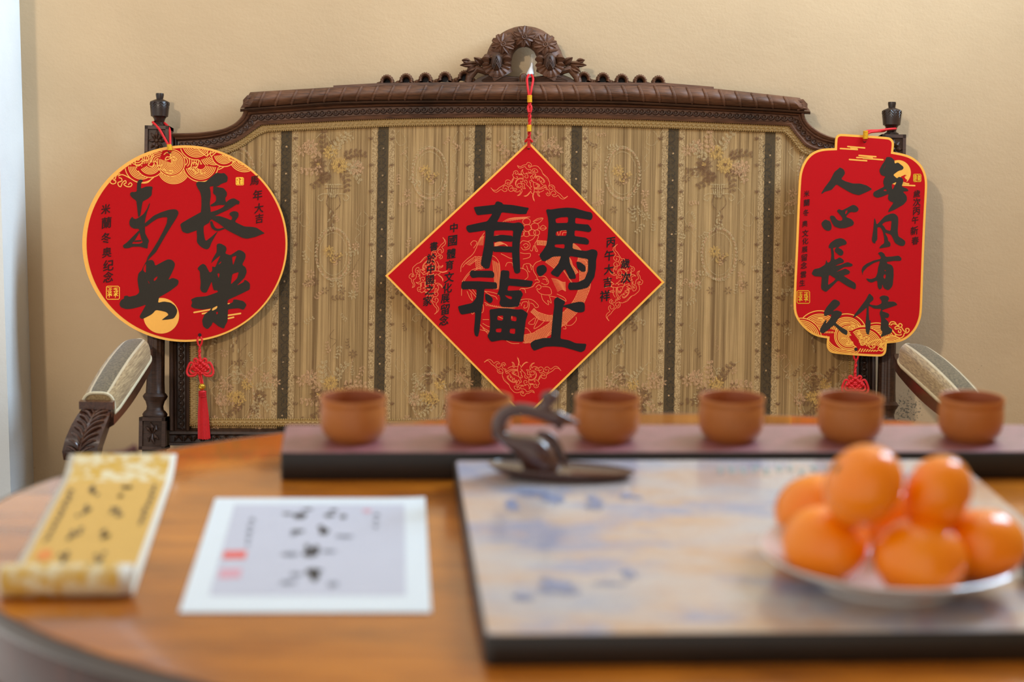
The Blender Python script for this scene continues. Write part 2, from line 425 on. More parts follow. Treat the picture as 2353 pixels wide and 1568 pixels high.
def sprig(k, x, y, a, ln, n=5):
    for i in range(n):
        t = i / n; px = x + ln * t * math.cos(a + .5 * t); py = y + ln * t * math.sin(a + .5 * t)
        for s in (-.8, .8): petal(k, px, py, a + .5 * t + s, ln * .32 * (1 - t * .5), ln * .13)
def curl(k, pts, w=1.5):
    if all(inside(p, ipoly) for p in pts): ribbon(bro[k], pts, w, PF(OFFB), 5)
def bouquet(x, y, s=1.0, f=1):
    s *= 1.18
    flower('silk_yellow', x - 14 * f, y + 8, 16 * s, 12, 'silk_brown'); flower('silk_yellow', x + 6 * f, y - 22, 14 * s, 11)
    flower('silk_pink', x - 54 * f, y + 14, 15 * s, 9); flower('silk_pink', x + 52 * f, y - 36, 14 * s, 8, 'silk_cream'); flower('silk_pink', x + 72 * f, y - 26, 11 * s, 7)
    flower('silk_brown', x + 34 * f, y + 6, 16 * s, 10, 'silk_yellow'); flower('silk_brown', x + 22 * f, y + 34, 12 * s, 9); flower('silk_brown', x - 34 * f, y - 14, 8 * s, 6)
    for a in (-.5, .4, 2.6, 3.5, -1.4, -2.1, .9, 2.0):
        sprig(rnd.choice(['silk_pink', 'silk_brown', 'silk_cream']), x + 30 * math.cos(a), y + 26 * math.sin(a), a, 46 * s)
    curl('silk_cream', [(x - 40, y - 54), (x - 26, y - 66), (x - 12, y - 56), (x - 4, y - 40)]); curl('silk_cream', [(x + 20, y - 44), (x + 34, y - 64), (x + 48, y - 72)])
def urn(x, y):
    for dx in (-14, -9, -4, 1, 6, 11): curl('silk_cream', [(x + dx, y), (x + dx * .9, y + 18), (x + dx * .55, y + 30)], 2.5)
    curl('silk_cream', [(x - 20, y), (x + 20, y)], 2.5); curl('silk_brown', [(x - 20, y + 9), (x + 22, y + 9)], 2)
    for s in (-1, 1):
        curl('silk_cream', [(x + s * 4, y + 22), (x + s * 26, y + 22), (x + s * 36, y + 30), (x + s * 28, y + 38), (x + s * 22, y + 30)], 2.2)
        curl('silk_brown', [(x + s * 3, y + 34), (x + s * 10, y + 24), (x + s * 16, y + 44), (x + s * 6, y + 58)], 2.2)
    for i in range(5):
        petal('silk_brown', x + rnd.uniform(-6, 6), y + 58 + 10 * i, math.pi / 2 + rnd.uniform(-.6, .6), 12, 5); petal('silk_cream', x + rnd.uniform(-9, 9), y + 58 + 10 * i, math.pi / 2 + rnd.uniform(-.9, .9), 12, 4)
def medallion(x, y):
    for i in range(44):
        a = 6.283 * i / 44
        petal('silk_pink' if i % 3 else 'silk_cream', x + 37 * math.cos(a), y + 56 * math.sin(a), a + 1.2, 9, 4); petal('silk_cream', x + 40 * math.cos(a), y + 60 * math.sin(a), a - 1.3, 8, 3)
    curl('silk_cream', [(x + 31 * math.cos(a / 10), y + 49 * math.sin(a / 10)) for a in range(0, 63, 3)], 1.3)
    flower('silk_yellow', x - 10, y - 6, 13, 9); sprig('silk_yellow', x - 4, y + 20, -1.1, 34); flower('silk_brown', x + 8, y + 10, 9, 7); sprig('silk_pink', x + 6, y + 26, -1.9, 26)
    for s in (-1, 1):
        flower('silk_pink', x + s * 52, y + 46, 9, 7); sprig('silk_pink', x + s * 44, y + 62, 1.57 - s * .8, 30); flower('silk_brown', x + s * 20, y + 84, 8, 6)
        curl('silk_cream', [(x + s * 50, y - 60), (x + s * 62, y - 50), (x + s * 50, y - 34), (x + s * 60, y - 20), (x + s * 48, y - 4)], 1.2)
        curl('silk_cream', [(x + s * 64, y - 96), (x + s * 54, y - 72), (x + s * 70, y - 64), (x + s * 80, y - 84), (x + s * 70, y - 98)], 1.2)
for k in range(-1, 6):
    xc = 655 + 111 + 221.6 * k
    if k % 2 == 0:
        for yb in (372, 902): bouquet(xc, yb, 1, 1 if k % 4 else -1); urn(xc, yb + 52); medallion(xc, yb + 212)
    else:
        for yb in (130, 650): bouquet(xc - 4, yb, 1, -1); urn(xc - 4, yb + 52); medallion(xc, yb + 268)
        bouquet(xc + 18, 905, .8, 1)
for k in range(-1, 6):
    for i in range(34):
        xc = 655 + 111 + 221.6 * k + rnd.uniform(-78, 78); yc = rnd.uniform(300, 965); c = rnd.choice(['silk_pink', 'silk_cream', 'silk_brown', 'silk_cream'])
        if i % 3: sprig(c, xc, yc, rnd.uniform(0, 6.28), rnd.uniform(18, 34), 4)
        elif i % 2: flower(c, xc, yc, rnd.uniform(6, 11), 7)
        else: curl(c, [(xc, yc), (xc + 10, yc - 14), (xc + rnd.uniform(-6, 24), yc - 22), (xc + rnd.uniform(-4, 26), yc - 40)], 1.2)
for k in range(6):                                            # small fan sprigs and scroll work along the dark stripes
    xs = 655 + 221.6 * k
    for j in range(12):
        y = 320 + 61 * j
        for s in (-1, 1):
            for a in (-.7, 0, .7): petal('silk_brown', xs + s * 24, y + 2, (-1.57 if s < 0 else -1.57) + a, 9, 4)
dm = MB()
for k in range(6):
    xs = 655 + 221.6 * k
    for j in range(24):
        y = 300 + 30.5 * j
        for s in (-1, 1):
            q = [(xs, y), (xs + s * 7, y + 3), (xs + s * 9, y + 10), (xs + s * 4, y + 13), (xs + s * 3, y + 8)]
            if all(inside(p, ipoly) for p in q): ribbon(dm, q, 1.8, PF(.0082), 4); ribbon(dm, [(xs + s * 2, y + 15), (xs + s * 9, y + 18), (xs + s * 6, y + 25), (xs, y + 28)], 1.6, PF(.0082), 4)
for k, mb in bro.items(): tag(mb.build('brocade_' + k, M[k], panel, False), kind='stuff')
tag(dm.build('stripe_scrolls', M['damask'], panel, False), kind='stuff')
# braid around the panel
m = MB(); bi = [p.lerp(o, .02) for p, o in zip(IN, OU)]; bo = [p - (o - p) * .30 for p, o in zip(IN, OU)]
base = [(437, 976), (437, 352)]
keep = [i for i, p in enumerate(IN) if p.y < 977]
bi = [bi[i] for i in keep]; bo = [bo[i] for i in keep]
def braid(bi, bo, m):
    L = sum((a - b).length for a, b in zip(bi, bi[1:])); nn = int(L / 5.2)
    A, Bq = resample(bi, nn), resample(bo, nn)
    m.grid([[B(*a.lerp(b, t).xy, h) for t, h in ((.05, .006), (.12, .0115), (.3, .0108), (.5, .0118), (.7, .0108), (.9, .0115), (.97, .006))] for a, b in zip(A, Bq)])
    for i in range(nn):
        for t in (.0, 1.0):
            p = A[i].lerp(Bq[i], t); m.ball(B(p.x, p.y, .0095), (.0021, .0018, .0021), 6, 3)
        p = A[i].lerp(Bq[i], .5 + (.1 if i % 2 else -.1)); m.ball(B(p.x, p.y, .0118), (.0022, .001, .0012), 5, 3)
braid(bi, bo, m)
braid([Vector((x, 978 + (x - 437) * .003, 0)) for x in range(437, 1968, 10)], [Vector((x, 964 + (x - 437) * .003, 0)) for x in range(437, 1968, 10)], m)
tag(m.build('braid_trim', M['braid'], st), kind='stuff')
# lower rail of the back with a carved leaf row
m = MB()
rp = [(0, -.02), (0, .007), (.2, .015), (.35, .015), (.42, .008), (.8, .008), (.86, .016), (1, .016), (1, -.03)]
m.grid([[B(x, (984 + (x - 389) * .004) + 40 * t, h) for t, h in rp] for x in range(389, 2013, 14)])
for x in range(410, 2000, 22):
    y = 984 + (x - 389) * .004 + 24
    for s in (-1, 1):
        m.tube([B(x, y - 6, .008), B(x + s * 6, y - 2, .013), B(x + s * 9, y + 6, .009)], [.002, .003, .001], 5)
m.build('back_rail', M['wood_black'], st)

# crest rail: gadrooned half-round with slanting ridges that meet in the middle
TOPG = [(575, 212), (766, 200.5), (879, 196), (1000, 194), (1194, 193.5), (1400, 194.5), (1529, 196), (1640, 203.5), (1838, 225)]
BOTG = [(552, 249), (660, 241), (778, 233), (956, 230), (1194, 230), (1400, 231.5), (1500, 235), (1735, 247), (1862, 255)]
NG = 900
tg = resample(catmull([Vector((a, b, 0)) for a, b in TOPG], 8), NG); bg = resample(catmull([Vector((a, b, 0)) for a, b in BOTG], 8), NG)
rows = []
for i in range(NG):
    row = []
    for j in range(15):
        t = j / 14; h = .016 + .022 * math.sin(math.pi * (.12 + .80 * t)) ** .7
        p = tg[i].lerp(bg[i], t); dx = p.x - 1205
        sl = (abs(dx) - 14 + 14 * (1 - t) ** 1.5) / 37.2
        ridge = .0024 * abs(math.sin(math.pi * sl)) * math.sin(math.pi * t) ** .5 if abs(dx) > 16 else 0
        endf = min(1, i / 14, (NG - 1 - i) / 14)
        row.append(B(p.x, p.y, (h + ridge) * (.35 + .65 * endf ** .6)))
    rows.append([B(*tg[i].xy, -.025)] + row + [B(*bg[i].xy, -.025)])
m = MB(); m.grid(rows); m.fan(rows[0]); m.fan(rows[-1]); m.build('crest_rail', M['wood_worn'], st)
m = MB()                                                      # raised slanting fillets of the gadroons, leaning towards the middle
for s in (-1, 1):
    for k in range(0, 18):
        path = []
        for j in range(11):
            t = .03 + .94 * j / 10; ax = 14 + 37.2 * k - 14 * (1 - t) ** 1.5
            if k == 0: ax = 14 * math.sqrt(max(0, 1 - max(0, (.62 - t) / .36) ** 2)) if t > .26 else None
            if ax is None or ax > 628: continue
            px = 1205 + s * ax; q = min(range(NG), key=lambda i: abs(tg[i].lerp(bg[i], t).x - px)); p = tg[q].lerp(bg[q], t)
            path.append(B(px, p.y, .0162 + .022 * math.sin(math.pi * (.12 + .80 * t)) ** .7))
        if len(path) > 3: m.tube(path, [.0012] + [.0027] * (len(path) - 2) + [.0018], 7)
tag(m.build('gadroon_fillets', M['wood_worn'], st), kind='stuff')
m = MB()                                                      # thin raised fillet on top of the rail
for t0, t1 in (((766, 200), (879, 196)),): pass
fil = resample([Vector((a, b, 0)) for a, b in [(766, 201), (879, 195), (1194, 192.5), (1529, 195), (1640, 204)]], 40)
m.grid([[B(p.x, p.y + 2, -.02), B(p.x, p.y + 2, .030), B(p.x, p.y - 4.5, .030), B(p.x, p.y - 4.5, -.02)] for p in fil], close_v=True)
m.build('crest_fillet', M['wood_worn'], st, False)
m = MB()
m.grid([[B(p.x, p.y + 1, .006), B(p.x, p.y + 1, .026), B(p.x, p.y + 5, .024), B(p.x, p.y + 8, .012)] for p in bg]); m.build('crest_moulding', M['wood'], st)
for s, ex, ey in ((-1, 566, 230), (1, 1848, 239)):            # leaf carved on each end
    m = MB()
    for k in range(4): m.tube([B(ex - s * 16, ey + 8 - 7 * k + 6, .026), B(ex - s * 4, ey + 2 - 5 * k + 6, .027), B(ex + s * 7, ey + 10 - 3 * k, .019)], [.0015, .0035, .001], 6)
    m.build('end_leaf', M['wood_worn'], st)
# scalloped shells beside the wreath
sc0 = None
for px, py in [(890, 186), (934, 183), (978, 181), (1023, 179), (1068, 176), (1341, 179), (1385, 181), (1428, 184), (1470, 186), (1512, 188)]:
    if sc0 is None:
        m = MB(); rows = []
        for i in range(41):
            a = math.pi * (-.08 + 1.16 * i / 40); k = .5 + .5 * math.cos(i / 40 * math.pi * 22)
            ro, ri = 15.2 + 1.6 * k, 8.3 - 1.2 * k
            mk = lambda r, h: BV * (math.sin(a) * r * MM * 1.15) + Vector((1, 0, 0)) * (math.cos(a) * r * MM) + BN * h
            rows.append([mk(ri, -.012), mk(ri, .012), mk(ri + 2, .017), mk((ri + ro) / 2, .019), mk(ro - 2, .016), mk(ro, .010), mk(ro, -.012)])
        m.grid(rows, close_v=True); m.fan(rows[0]); m.fan(rows[-1])
        for s in (-1, 1): m.ball(Vector((1, 0, 0)) * s * 19 * MM - BV * .003, (.0055, .012, .005), 8, 5)
        m.fan([BV * (math.sin(q) * 9 * MM) + Vector((1, 0, 0)) * math.cos(q) * 9 * MM - BN * .010 for q in [math.pi * i / 8 for i in range(-1, 10)]], 1)
        sc0 = m.build('scallop', [M['wood_worn'], M['wood_black']], st, world=False); o = sc0
    else:
        o = sc0.copy(); COL.objects.link(o); o.parent = st
    o.location = B(px, py + 5, .0) - st.location
# carved wreath
wr = empty('carved_wreath', B(1204, 190, 0) - st.location); wr.parent = st
WC = (1205, 146)
ring = []
m = MB()
rows = []
for i in range(61):
    a = math.radians(-28 + 236 * i / 60); row = []
    ca, sa = math.cos(a), math.sin(a)
    lobe = 1 + .018 * abs(math.sin(6.5 * a))
    for k in range(13):
        q = 2 * math.pi * k / 12
        s2 = max(0, sa) ** 2; rr = 60 + 6 * s2 + (30 - 6 * s2) * math.cos(q) * lobe; hh = .004 + .020 * math.sin(q)
        row.append(B(WC[0] + rr * ca * 1.0, WC[1] - rr * sa + 4, hh))
    rows.append(row)
m.grid(rows)
for i in range(14):                                           # leaf edges overlapping round the hoop
    a = math.radians(-5 + 190 * i / 13); ca, sa = math.cos(a), math.sin(a)
    s = 1 if a < math.pi / 2 else -1
    path = [B(WC[0] + r * math.cos(a + s * d), WC[1] + 4 - r * math.sin(a + s * d) * .965, h) for r, d, h in ((89, .0, .006), (80, .05, .020), (68, .12, .0255), (56, .2, .022))]
    m.tube(path, [.0015, .003, .003, .001], 5)
m.build('hoop', M['wood_worn'], wr)
def daisy(px, py, r, tilt, n=10):
    m = MB()
    for i in range(n):
        a = 6.283 * i / n + .2; ca, sa = math.cos(a), math.sin(a)
        rows = []
        for t in (0.12, .3, .55, .8, 1.0):
            wdt = r * .34 * math.sin(math.pi * min(.86, t * .74 + .12)) ; rr = r * t
            row = []
            for q, lift in ((-1, -.002), (-.5, .0025), (0, .0008), (.5, .0025), (1, -.002)):
                x = px + rr * ca - q * wdt * sa; y = py - (rr * sa + q * wdt * ca) * .92
                row.append(B(x, y, .0285 + lift - .006 * t * t + tilt * (rr * ca) * MM))
            rows.append(row)
        m.grid(rows)
    m.tube([B(px + 5 * math.cos(q), py - 5 * math.sin(q), .031) for q in [6.283 * i / 10 for i in range(10)]], .0014, 5, closed=True)
    m.ball(B(px, py, .029), (.0028, .003, .0028), 8, 5)
    return m.build('flower', M['wood_worn'], wr)
daisy(1205, 84, 27, 0); daisy(1156, 101, 27, .25); daisy(1253, 102, 27, -.25)
for s, bx in ((-1, 1141), (1, 1264)):
    m = MB()                                                  # bud with overlapping scales above an open bell
    m.ball(B(bx, 143, .028), (.0098, .011, .0150), 14, 9)
    for k in range(3):
        m.tube([B(bx - 10 + 1.5 * k, 152 + 3 * k, .036), B(bx, 128 + 8 * k, .0395), B(bx + 10 - 1.5 * k, 152 + 3 * k, .036)], [.001, .0018, .001], 5)
    b = m.build('bud', M['wood'], wr)
    m = MB()
    for i in range(7):
        a = math.radians(200 + 140 * i / 6); rows = []
        for t in (.15, .45, .75, 1):
            row = []
            for q in (-1, -.5, 0, .5, 1):
                aa = a + q * .24; rr = 33 * t * (1 - .06 * q * q * t)
                row.append(B(bx + rr * math.cos(aa), 146 - rr * math.sin(aa) * .98, .020 + .010 * math.sin(t * 2.4) - .002 * abs(q)))
            rows.append(row)
        m.grid(rows)
    for sx in (-1, 1):                                       # rolled side petals
        for ly, rr in ((136, .0078), (150, .0070)):
            m.tube([B(bx + sx * 22, ly - 6, .018), B(bx + sx * 25, ly, .027), B(bx + sx * 21, ly + 6, .022)], [rr * .7, rr, rr * .6], 9)
    m.build('bell_petals', M['wood_worn'], wr)
    m = MB()                                                  # leaf spray on the outside
    for (x0, y0, x1, y1, wdt) in ((bx + s * 28, 150, bx + s * 52, 132, 9), (bx + s * 40, 146, bx + s * 84, 150, 8), (bx + s * 44, 150, bx + s * 70, 165, 9), (bx + s * 60, 142, bx + s * 80, 138, 7)):
        rows = []
        for t in (0, .25, .5, .75, 1):
            ww = wdt * math.sin(math.pi * min(.97, .12 + .85 * t)); x = x0 + (x1 - x0) * t; y = y0 + (y1 - y0) * t
            nx, ny = -(y1 - y0), (x1 - x0); l = math.hypot(nx, ny); nx /= l; ny /= l
            rows.append([B(x + nx * ww * q, y + ny * ww * q, .012 + .012 * math.sin(2.4 * t) + h) for q, h in ((-1, -.004), (-.5, .002), (0, -.001), (.5, .002), (1, -.004))])
        m.grid(rows)
    m.tube([B(bx + s * 20, 166, .012), B(bx + s * 45, 158, .014), B(bx + s * 62, 176, .012), B(bx + s * 66, 190, .012)], [.006, .007, .007, .006], 8)
    m.build('leaf_spray', M['wood_worn'], wr)
m = MB()
m.grid([[B(x, 194, -.012), B(x, 194, .016), B(x, y, .014), B(x, y - 2, .004), B(x, y, -.012)] for x, y in [(1085, 190), (1100, 180), (1120, 172), (1150, 174), (1180, 178), (1205, 178), (1230, 178), (1260, 174), (1290, 172), (1310, 180), (1325, 190)]], close_v=True)
for s in (-1, 1):
    for k in range(4): m.tube([B(1205 + s * 14, 181 + 3 * k, .016), B(1205 + s * 45, 178 + 4 * k, .019), B(1205 + s * 78, 176 + 5 * k, .017), B(1205 + s * 100, 186 + k, .014)], [.001, .0022, .0022, .001], 5)
m.build('base_scrolls', M['wood'], wr)
m = MB(); m.ball(B(1203, 181, .018), (.0076, .008, .0095), 12, 8)
for k in (-1, 0, 1): m.tube([B(1203 + k * 4, 172, .0245), B(1203 + k * 4.5, 181, .0268), B(1203 + k * 4, 190, .025)], .0012, 5)
m.build('stump', M['wood_worn'], wr)

# posts: square block with rosette, turned and fluted column, carved finial
def post(u, side):
    base = BQ + Vector((u, 0, 0)) + BN * .002
    R3 = Matrix((Vector((1, 0, 0)), BN, BV)).transposed(); T = Matrix.Translation(base) @ R3.to_4x4()
    V = lambda y: ((B(362, y) if u < 0 else B(2042, y + 20)) - BQ).dot(BV)   # height along the post for an image row of the left post
    p = MB()
    z0, z1 = V(292), V(350)
    def bx(za, zb, hw, hd):
        p.add([T @ Vector((sx * hw, sy * hd, z)) for z in (za, zb) for sx, sy in ((-1, -1), (1, -1), (1, 1), (-1, 1))], [(0, 1, 2, 3), (4, 7, 6, 5), (0, 4, 5, 1), (1, 5, 6, 2), (2, 6, 7, 3), (3, 7, 4, 0)])
    bx(V(360), V(292), .0205, .021); 
    for za, zb, xa, xb in ((V(300), V(292), -.0205, .0205), (V(360), V(352), -.0205, .0205)): bx(za, zb, .0205, .026)
    for sx in (-1, 1): p.add([T @ Vector((sx * a, b, z)) for z in (V(360), V(292)) for a, b in ((.0205, 0), (.0205, .026), (.0150, .026), (.0150, 0))], [(0, 1, 2, 3), (7, 6, 5, 4), (0, 4, 5, 1), (1, 5, 6, 2), (2, 6, 7, 3)])
    for i in range(8):
        a = 6.283 * i / 8; zc = V(326)
        p.tube([T @ Vector((.002 * math.cos(a), .022, zc + .002 * math.sin(a))), T @ Vector((.008 * math.cos(a), .0255, zc + .010 * math.sin(a))), T @ Vector((.014 * math.cos(a), .022, zc + .018 * math.sin(a)))], [.001, .0032, .001], 6)
    p.ball(T @ Vector((0, .0235, V(326))), .0035, 8, 6)
    prof = [(.017, V(360)), (.019, V(366)), (.0145, V(372)), (.0135, V(380)), (.0140, V(640)), (.0155, V(880)), (.0165, V(903)), (.0185, V(905)), (.0215, V(911)), (.0190, V(918)), (.0165, V(922)), (.0140, V(934)), (.0150, V(942)), (.0185, V(946)), (.0215, V(952)), (.0205, V(958))]
    rows = []
    for r, z in prof:
        fl = V(900) < z < V(376)
        rows.append([T @ Vector(((r - (.0013 * (.5 + .5 * math.cos(q * 12)) if fl else 0)) * math.cos(q), (r - (.0013 * (.5 + .5 * math.cos(q * 12)) if fl else 0)) * math.sin(q), z)) for q in [6.28319 * i / 72 for i in range(72)]])
    p.grid(rows, close_v=True)
    bx(V(1032), V(958), .0225, .022)
    for sx in (-1, 1): p.add([T @ Vector((sx * a, b, z)) for z in (V(1032), V(958)) for a, b in ((.0225, .02), (.0225, .027), (.0165, .027), (.0165, .02))], [(0, 1, 2, 3), (7, 6, 5, 4), (0, 4, 5, 1), (1, 5, 6, 2), (2, 6, 7, 3)])
    for za, zb in ((V(1032), V(1024)), (V(966), V(958))): bx(za, zb, .0225, .027)
    for a in (0.78, 2.36, 3.93, 5.5, 1.57, 4.71):
        zc = V(994); p.tube([T @ Vector((.002 * math.cos(a), .022, zc)), T @ Vector((.009 * math.cos(a), .026, zc + .010 * math.sin(a))), T @ Vector((.013 * math.cos(a + .3), .0225, zc + .019 * math.sin(a + .15)))], [.001, .003, .0008], 6)
    bx(V(1032) - .15, V(1032), .018, .018); 
    po = p.build('post', M['wood'] if side < 0 else M['wood'], st)
    f = MB()
    fp = [(.0068, V(215)), (.0070, V(219)), (.0058, V(228)), (.0075, V(229)), (.0160, V(234)), (.0168, V(236)), (.0160, V(252)), (.0148, V(268)), (.0125, V(268.5)), (.0100, V(273)), (.0080, V(282)), (.0090, V(284)), (.0125, V(287)), (.0125, V(291)), (.0115, V(292.5))]
    f.lathe(fp, 10, T @ Matrix.Rotation(math.radians(18), 4, 'Z'))
    for i in range(10):                                       # chevron leaf ribs
        a0 = math.radians(18) + 6.283 * i / 10
        for k in range(5):
            z = V(240 + 6 * k); r = .0160 - .0002 * k * 3
            for s in (-1, 1):
                f.tube([T @ Vector(((r + .0002) * .985 * math.cos(a0 + s * .30), (r + .0002) * .985 * math.sin(a0 + s * .30), z + .0032)), T @ Vector((r * math.cos(a0), r * math.sin(a0), z - .0015))], .0010, 4)
    f.build('finial', M['wood_black'], po)
UL, UR = (B(362, 600).x), (B(2042, 600).x)
post(UL, -1); post(UR, 1)

# armrests
def arm(side):
    if side < 0: P0, P1, xe = onY(320, 779, 3.34), onY(226, 912, 3.0), None
    else: P0, P1, xe = onY(2087, 790, 3.34), onY(2234, 918, 3.0), None
    ar = empty('armrest', Vector((P1.x, 3.1, P1.z)) - st.location); ar.parent = st
    d = P0 - P1; up = Vector((0, 0, 1))
    m = MB(); rows = []; n = 28; us = []
    for i in range(n + 1):
        t = i / n; e = math.sin(math.pi * min(1, .08 + .92 * min(1, (1 - t) / .25))/2) if t > .75 else 1.0
        e = 1.0
        if t > .82: e = math.sqrt(max(.02, 1 - ((t - .82) / .19) ** 2))
        if t < .06: e = .92 + .08 * t / .06
        c = P1 + d * t + up * (-.020 + .004 * math.sin(math.pi * t)); hw = .0285 * (.94 + .10 * math.sin(math.pi * t)) * e; hh = .030 * (.9 + .12 * math.sin(math.pi * t)) * (.55 + .45 * e)
        row = []
        for k in range(25):
            q = math.pi * (k / 24) * 1.16 - .08 * math.pi
            sx = math.copysign(abs(math.cos(q)) ** .62, math.cos(q)); sz = math.copysign(abs(math.sin(q)) ** .75, math.sin(q))
            row.append(c + Vector((hw * sx, 0, hh * sz)))
        rows.append(row)
    m.grid(rows); m.fan(rows[0]); m.fan(rows[-1])
    pad = m.build('arm_pad', M['pad'], ar)
    uv = pad.data.uv_layers.new(name='across'); k = 25
    for lp in pad.data.loops:
        j = lp.vertex_index % k if lp.vertex_index < k * (n + 1) else 0
        uv.data[lp.index].uv = (j / 24, (lp.vertex_index // k) / n)
    b = MB()                                                   # pale braid along both lower edges and the front
    for kk in (1, 23):
        b.tube([r[kk] for r in rows], .0022, 6)
        for r in resample([r[kk] for r in rows], 90): b.ball(r, .0027, 5, 3)
    b.tube([p + Vector((0, -.0005, 0)) for p in rows[0][1:24]], .0024, 6); b.tube(rows[-1][1:24], .0022, 6)
    b.build('pad_braid', M['trim_white'], pad)
    w = MB()                                                   # wooden arm under the pad
    rows = []
    for i in range(15):
        t = i / 14; c = P1 + d * (t * 1.07 - .02) + up * (-.036 - .010 * math.sin(math.pi * t)); hw = .0245 if t < .9 else .0245 - .05 * (t - .9)
        rows.append([c + Vector((x, 0, z)) for x, z in ((-hw, -.006), (-hw * .6, -.012), (hw * .6, -.012), (hw, -.006), (hw, .014), (-hw, .014))])
    w.grid(rows, close_v=True); w.fan(rows[0]); w.fan(rows[-1]); w.build('arm_rail', M['wood_arm'], ar)
    c = MB(); c.box(P1 + Vector((0, -.012, -.010)), (.052, .014, .012)); c.box(P1 + Vector((0, -.010, -.022)), (.046, .012, .014)); c.build('cross_bar', M['wood_arm'], ar, False)
    s = MB()                                                   # down-curving carved knuckle
    pr = [(-.004, -.016), (-.030, -.022), (-.052, -.034), (-.066, -.052), (-.070, -.070), (-.066, -.084), (-.054, -.088), (-.030, -.088), (-.012, -.076), (.012, -.062), (.030, -.052), (.030, -.030), (.010, -.018)]
    wv = [.0230, .0245, .026, .0265, .026, .025, .024, .024, .024, .0235, .023, .023, .023]
    lean = lambda z: side * .016 * min(1, max(0, (-z - .016) / .05))
    s.add([P1 + Vector((sx * wv[i] + lean(z), y, z)) for sx in (-1, 1) for i, (y, z) in enumerate(pr)], [])
    nb = len(pr); s.f += [tuple(range(nb)), tuple(range(nb, 2 * nb))[::-1]] + [(i, (i + 1) % nb, nb + (i + 1) % nb, nb + i) for i in range(nb)]; s.m += [0] * (nb + 2)
    s.build('knuckle', M['wood_arm'], ar)
    l = MB(); ctr = catmull([P1 + Vector((lean(z), y - .0015, z + .0005)) for y, z in pr[:6]], 6)
    l.tube(ctr, .0022, 6)
    for i in range(2, len(ctr) - 3, 3):
        for sx in (-1, 1):
            a = ctr[i]; bb = ctr[min(i + 3, len(ctr) - 1)]; ee = ctr[max(i - 2, 0)]
            l.tube(catmull([bb, a + Vector((sx * .008, -.001, .001)), a.lerp(ee, .6) + Vector((sx * .016, -.0002, .0012)), ee + Vector((sx * .0205, 0, -.001))], 4), [.001, .0018, .0022, .0024, .0024, .0024, .0024, .0022, .002, .0018, .0016, .0014, .001], 6)
    l.build('carved_leaf', M['wood_arm'], ar)
    g = MB(); q = P1 + Vector((side * .014, -.032, -.088))
    g.lathe([(.022, 0), (.022, -.012), (.016, -.02), (.019, -.05), (.014, -.1), (.020, -.14), (.020, -.155)], 20, Matrix.Translation(q)); g.build('arm_support', M['wood'], ar)
arm(-1); arm(1)
# seat and legs (mostly behind the table)
m = MB(); rows = []
for t in (0, .04, .12, .5, .88, .96, 1):
    e = min(1, math.sin(math.pi * t) * 2.2 + .55)
    rows.append([Vector((SX + x, 2.9 + .43 * t, .39 + .035 * e * (1 - (abs(x) / .615) ** 8 * .5))) for x in [-.615 + 1.23 * i / 24 for i in range(25)]])
m.grid(rows); rb = [[Vector((p.x, p.y, .375)) for p in r] for r in rows]
m.grid([rows[0], rb[0]]); m.grid([rows[-1], rb[-1]]); m.grid([[r[0] for r in rows], [r[0] for r in rb]]); m.grid([[r[-1] for r in rows], [r[-1] for r in rb]])
m.build('seat', M['fabric'], st)
m = MB(); m.box((SX, 2.91, .35), (1.28, .04, .07)); m.box((SX, 3.31, .35), (1.2, .03, .07))
for s in (-1, 1): m.box((SX + s * .625, 3.11, .35), (.035, .40, .07))
m.build('seat_rail', M['wood'], st, False)
for sx, y in ((-1, 2.91), (1, 2.91), (-1, 3.32), (1, 3.32)):
    m = MB(); m.lathe([(.026, .40), (.026, .31), (.018, .30), (.024, .28), (.017, .12), (.015, .05), (.02, .03), (.017, 0)], 20, Matrix.Translation((SX + sx * .635, y, 0))); m.build('leg', M['wood'], st)
# ------------------------------------------------------------------ the three red hanging boards
C1 = frame(270, 390, 6.7229); C2 = frame(260, 550, 6.5333); D1 = frame(1050, 440, 6.7229); D2 = frame(1040, 600, 6.7229)
L1 = frame(1850, 340, 6.532); L2 = frame(1850, 530, 6.0321); K1 = frame(170, 300, 3.0157); K3 = frame(1800, 220, 2.1775)
TH_B = .0045                                                   # board thickness
class Board:
    def __init__(s, name, outline, face, off, label):
        s.off = off
        cx = sum(p[0] for p in outline) / len(outline); cy = sum(p[1] for p in outline) / len(outline)
        s.root = empty(name, B(cx, cy, off - TH_B), label, 'board', None)
        m = MB(); n = len(outline)
        fill2d(m, [outline], lambda x, y: B(x, y, off)); fill2d(m, [outline], lambda x, y: B(x, y, off) - BN * TH_B)
        f = [B(*p, off) for p in outline]; m.add(f + [q - BN * TH_B for q in f], [(i, (i + 1) % n, n + (i + 1) % n, n + i) for i in range(n)])
        m.build('gold_board', M['gold'], s.root, False)
        m = MB(); fill2d(m, [face], lambda x, y: B(x, y, off + .00025)); m.build('red_face', M['red'], s.root, False)
        s.face = face
    def fn(s, h): return lambda x, y: B(x, y, s.off + h)
    def char(s, loopsets, mat, h=.0007, jag=True):
        m = MB()
        for i, loops in enumerate(loopsets):
            fill2d(m, [soften(l) for l in loops], s.fn(h + .00006 * i))
        return m.build('written_character', mat, s.root, False)
def soften(l):
    """cut the corners of a traced outline a little (brush edge)"""
    out = []; n = len(l)
    for i in range(n):
        a, b = l[i], l[(i + 1) % n]; d = math.hypot(b[0] - a[0], b[1] - a[1]); k = min(.25, 2.2 / max(d, .01))
        out += [(a[0] + (b[0] - a[0]) * k, a[1] + (b[1] - a[1]) * k), (b[0] + (a[0] - b[0]) * k, b[1] + (a[1] - b[1]) * k)]
    return out
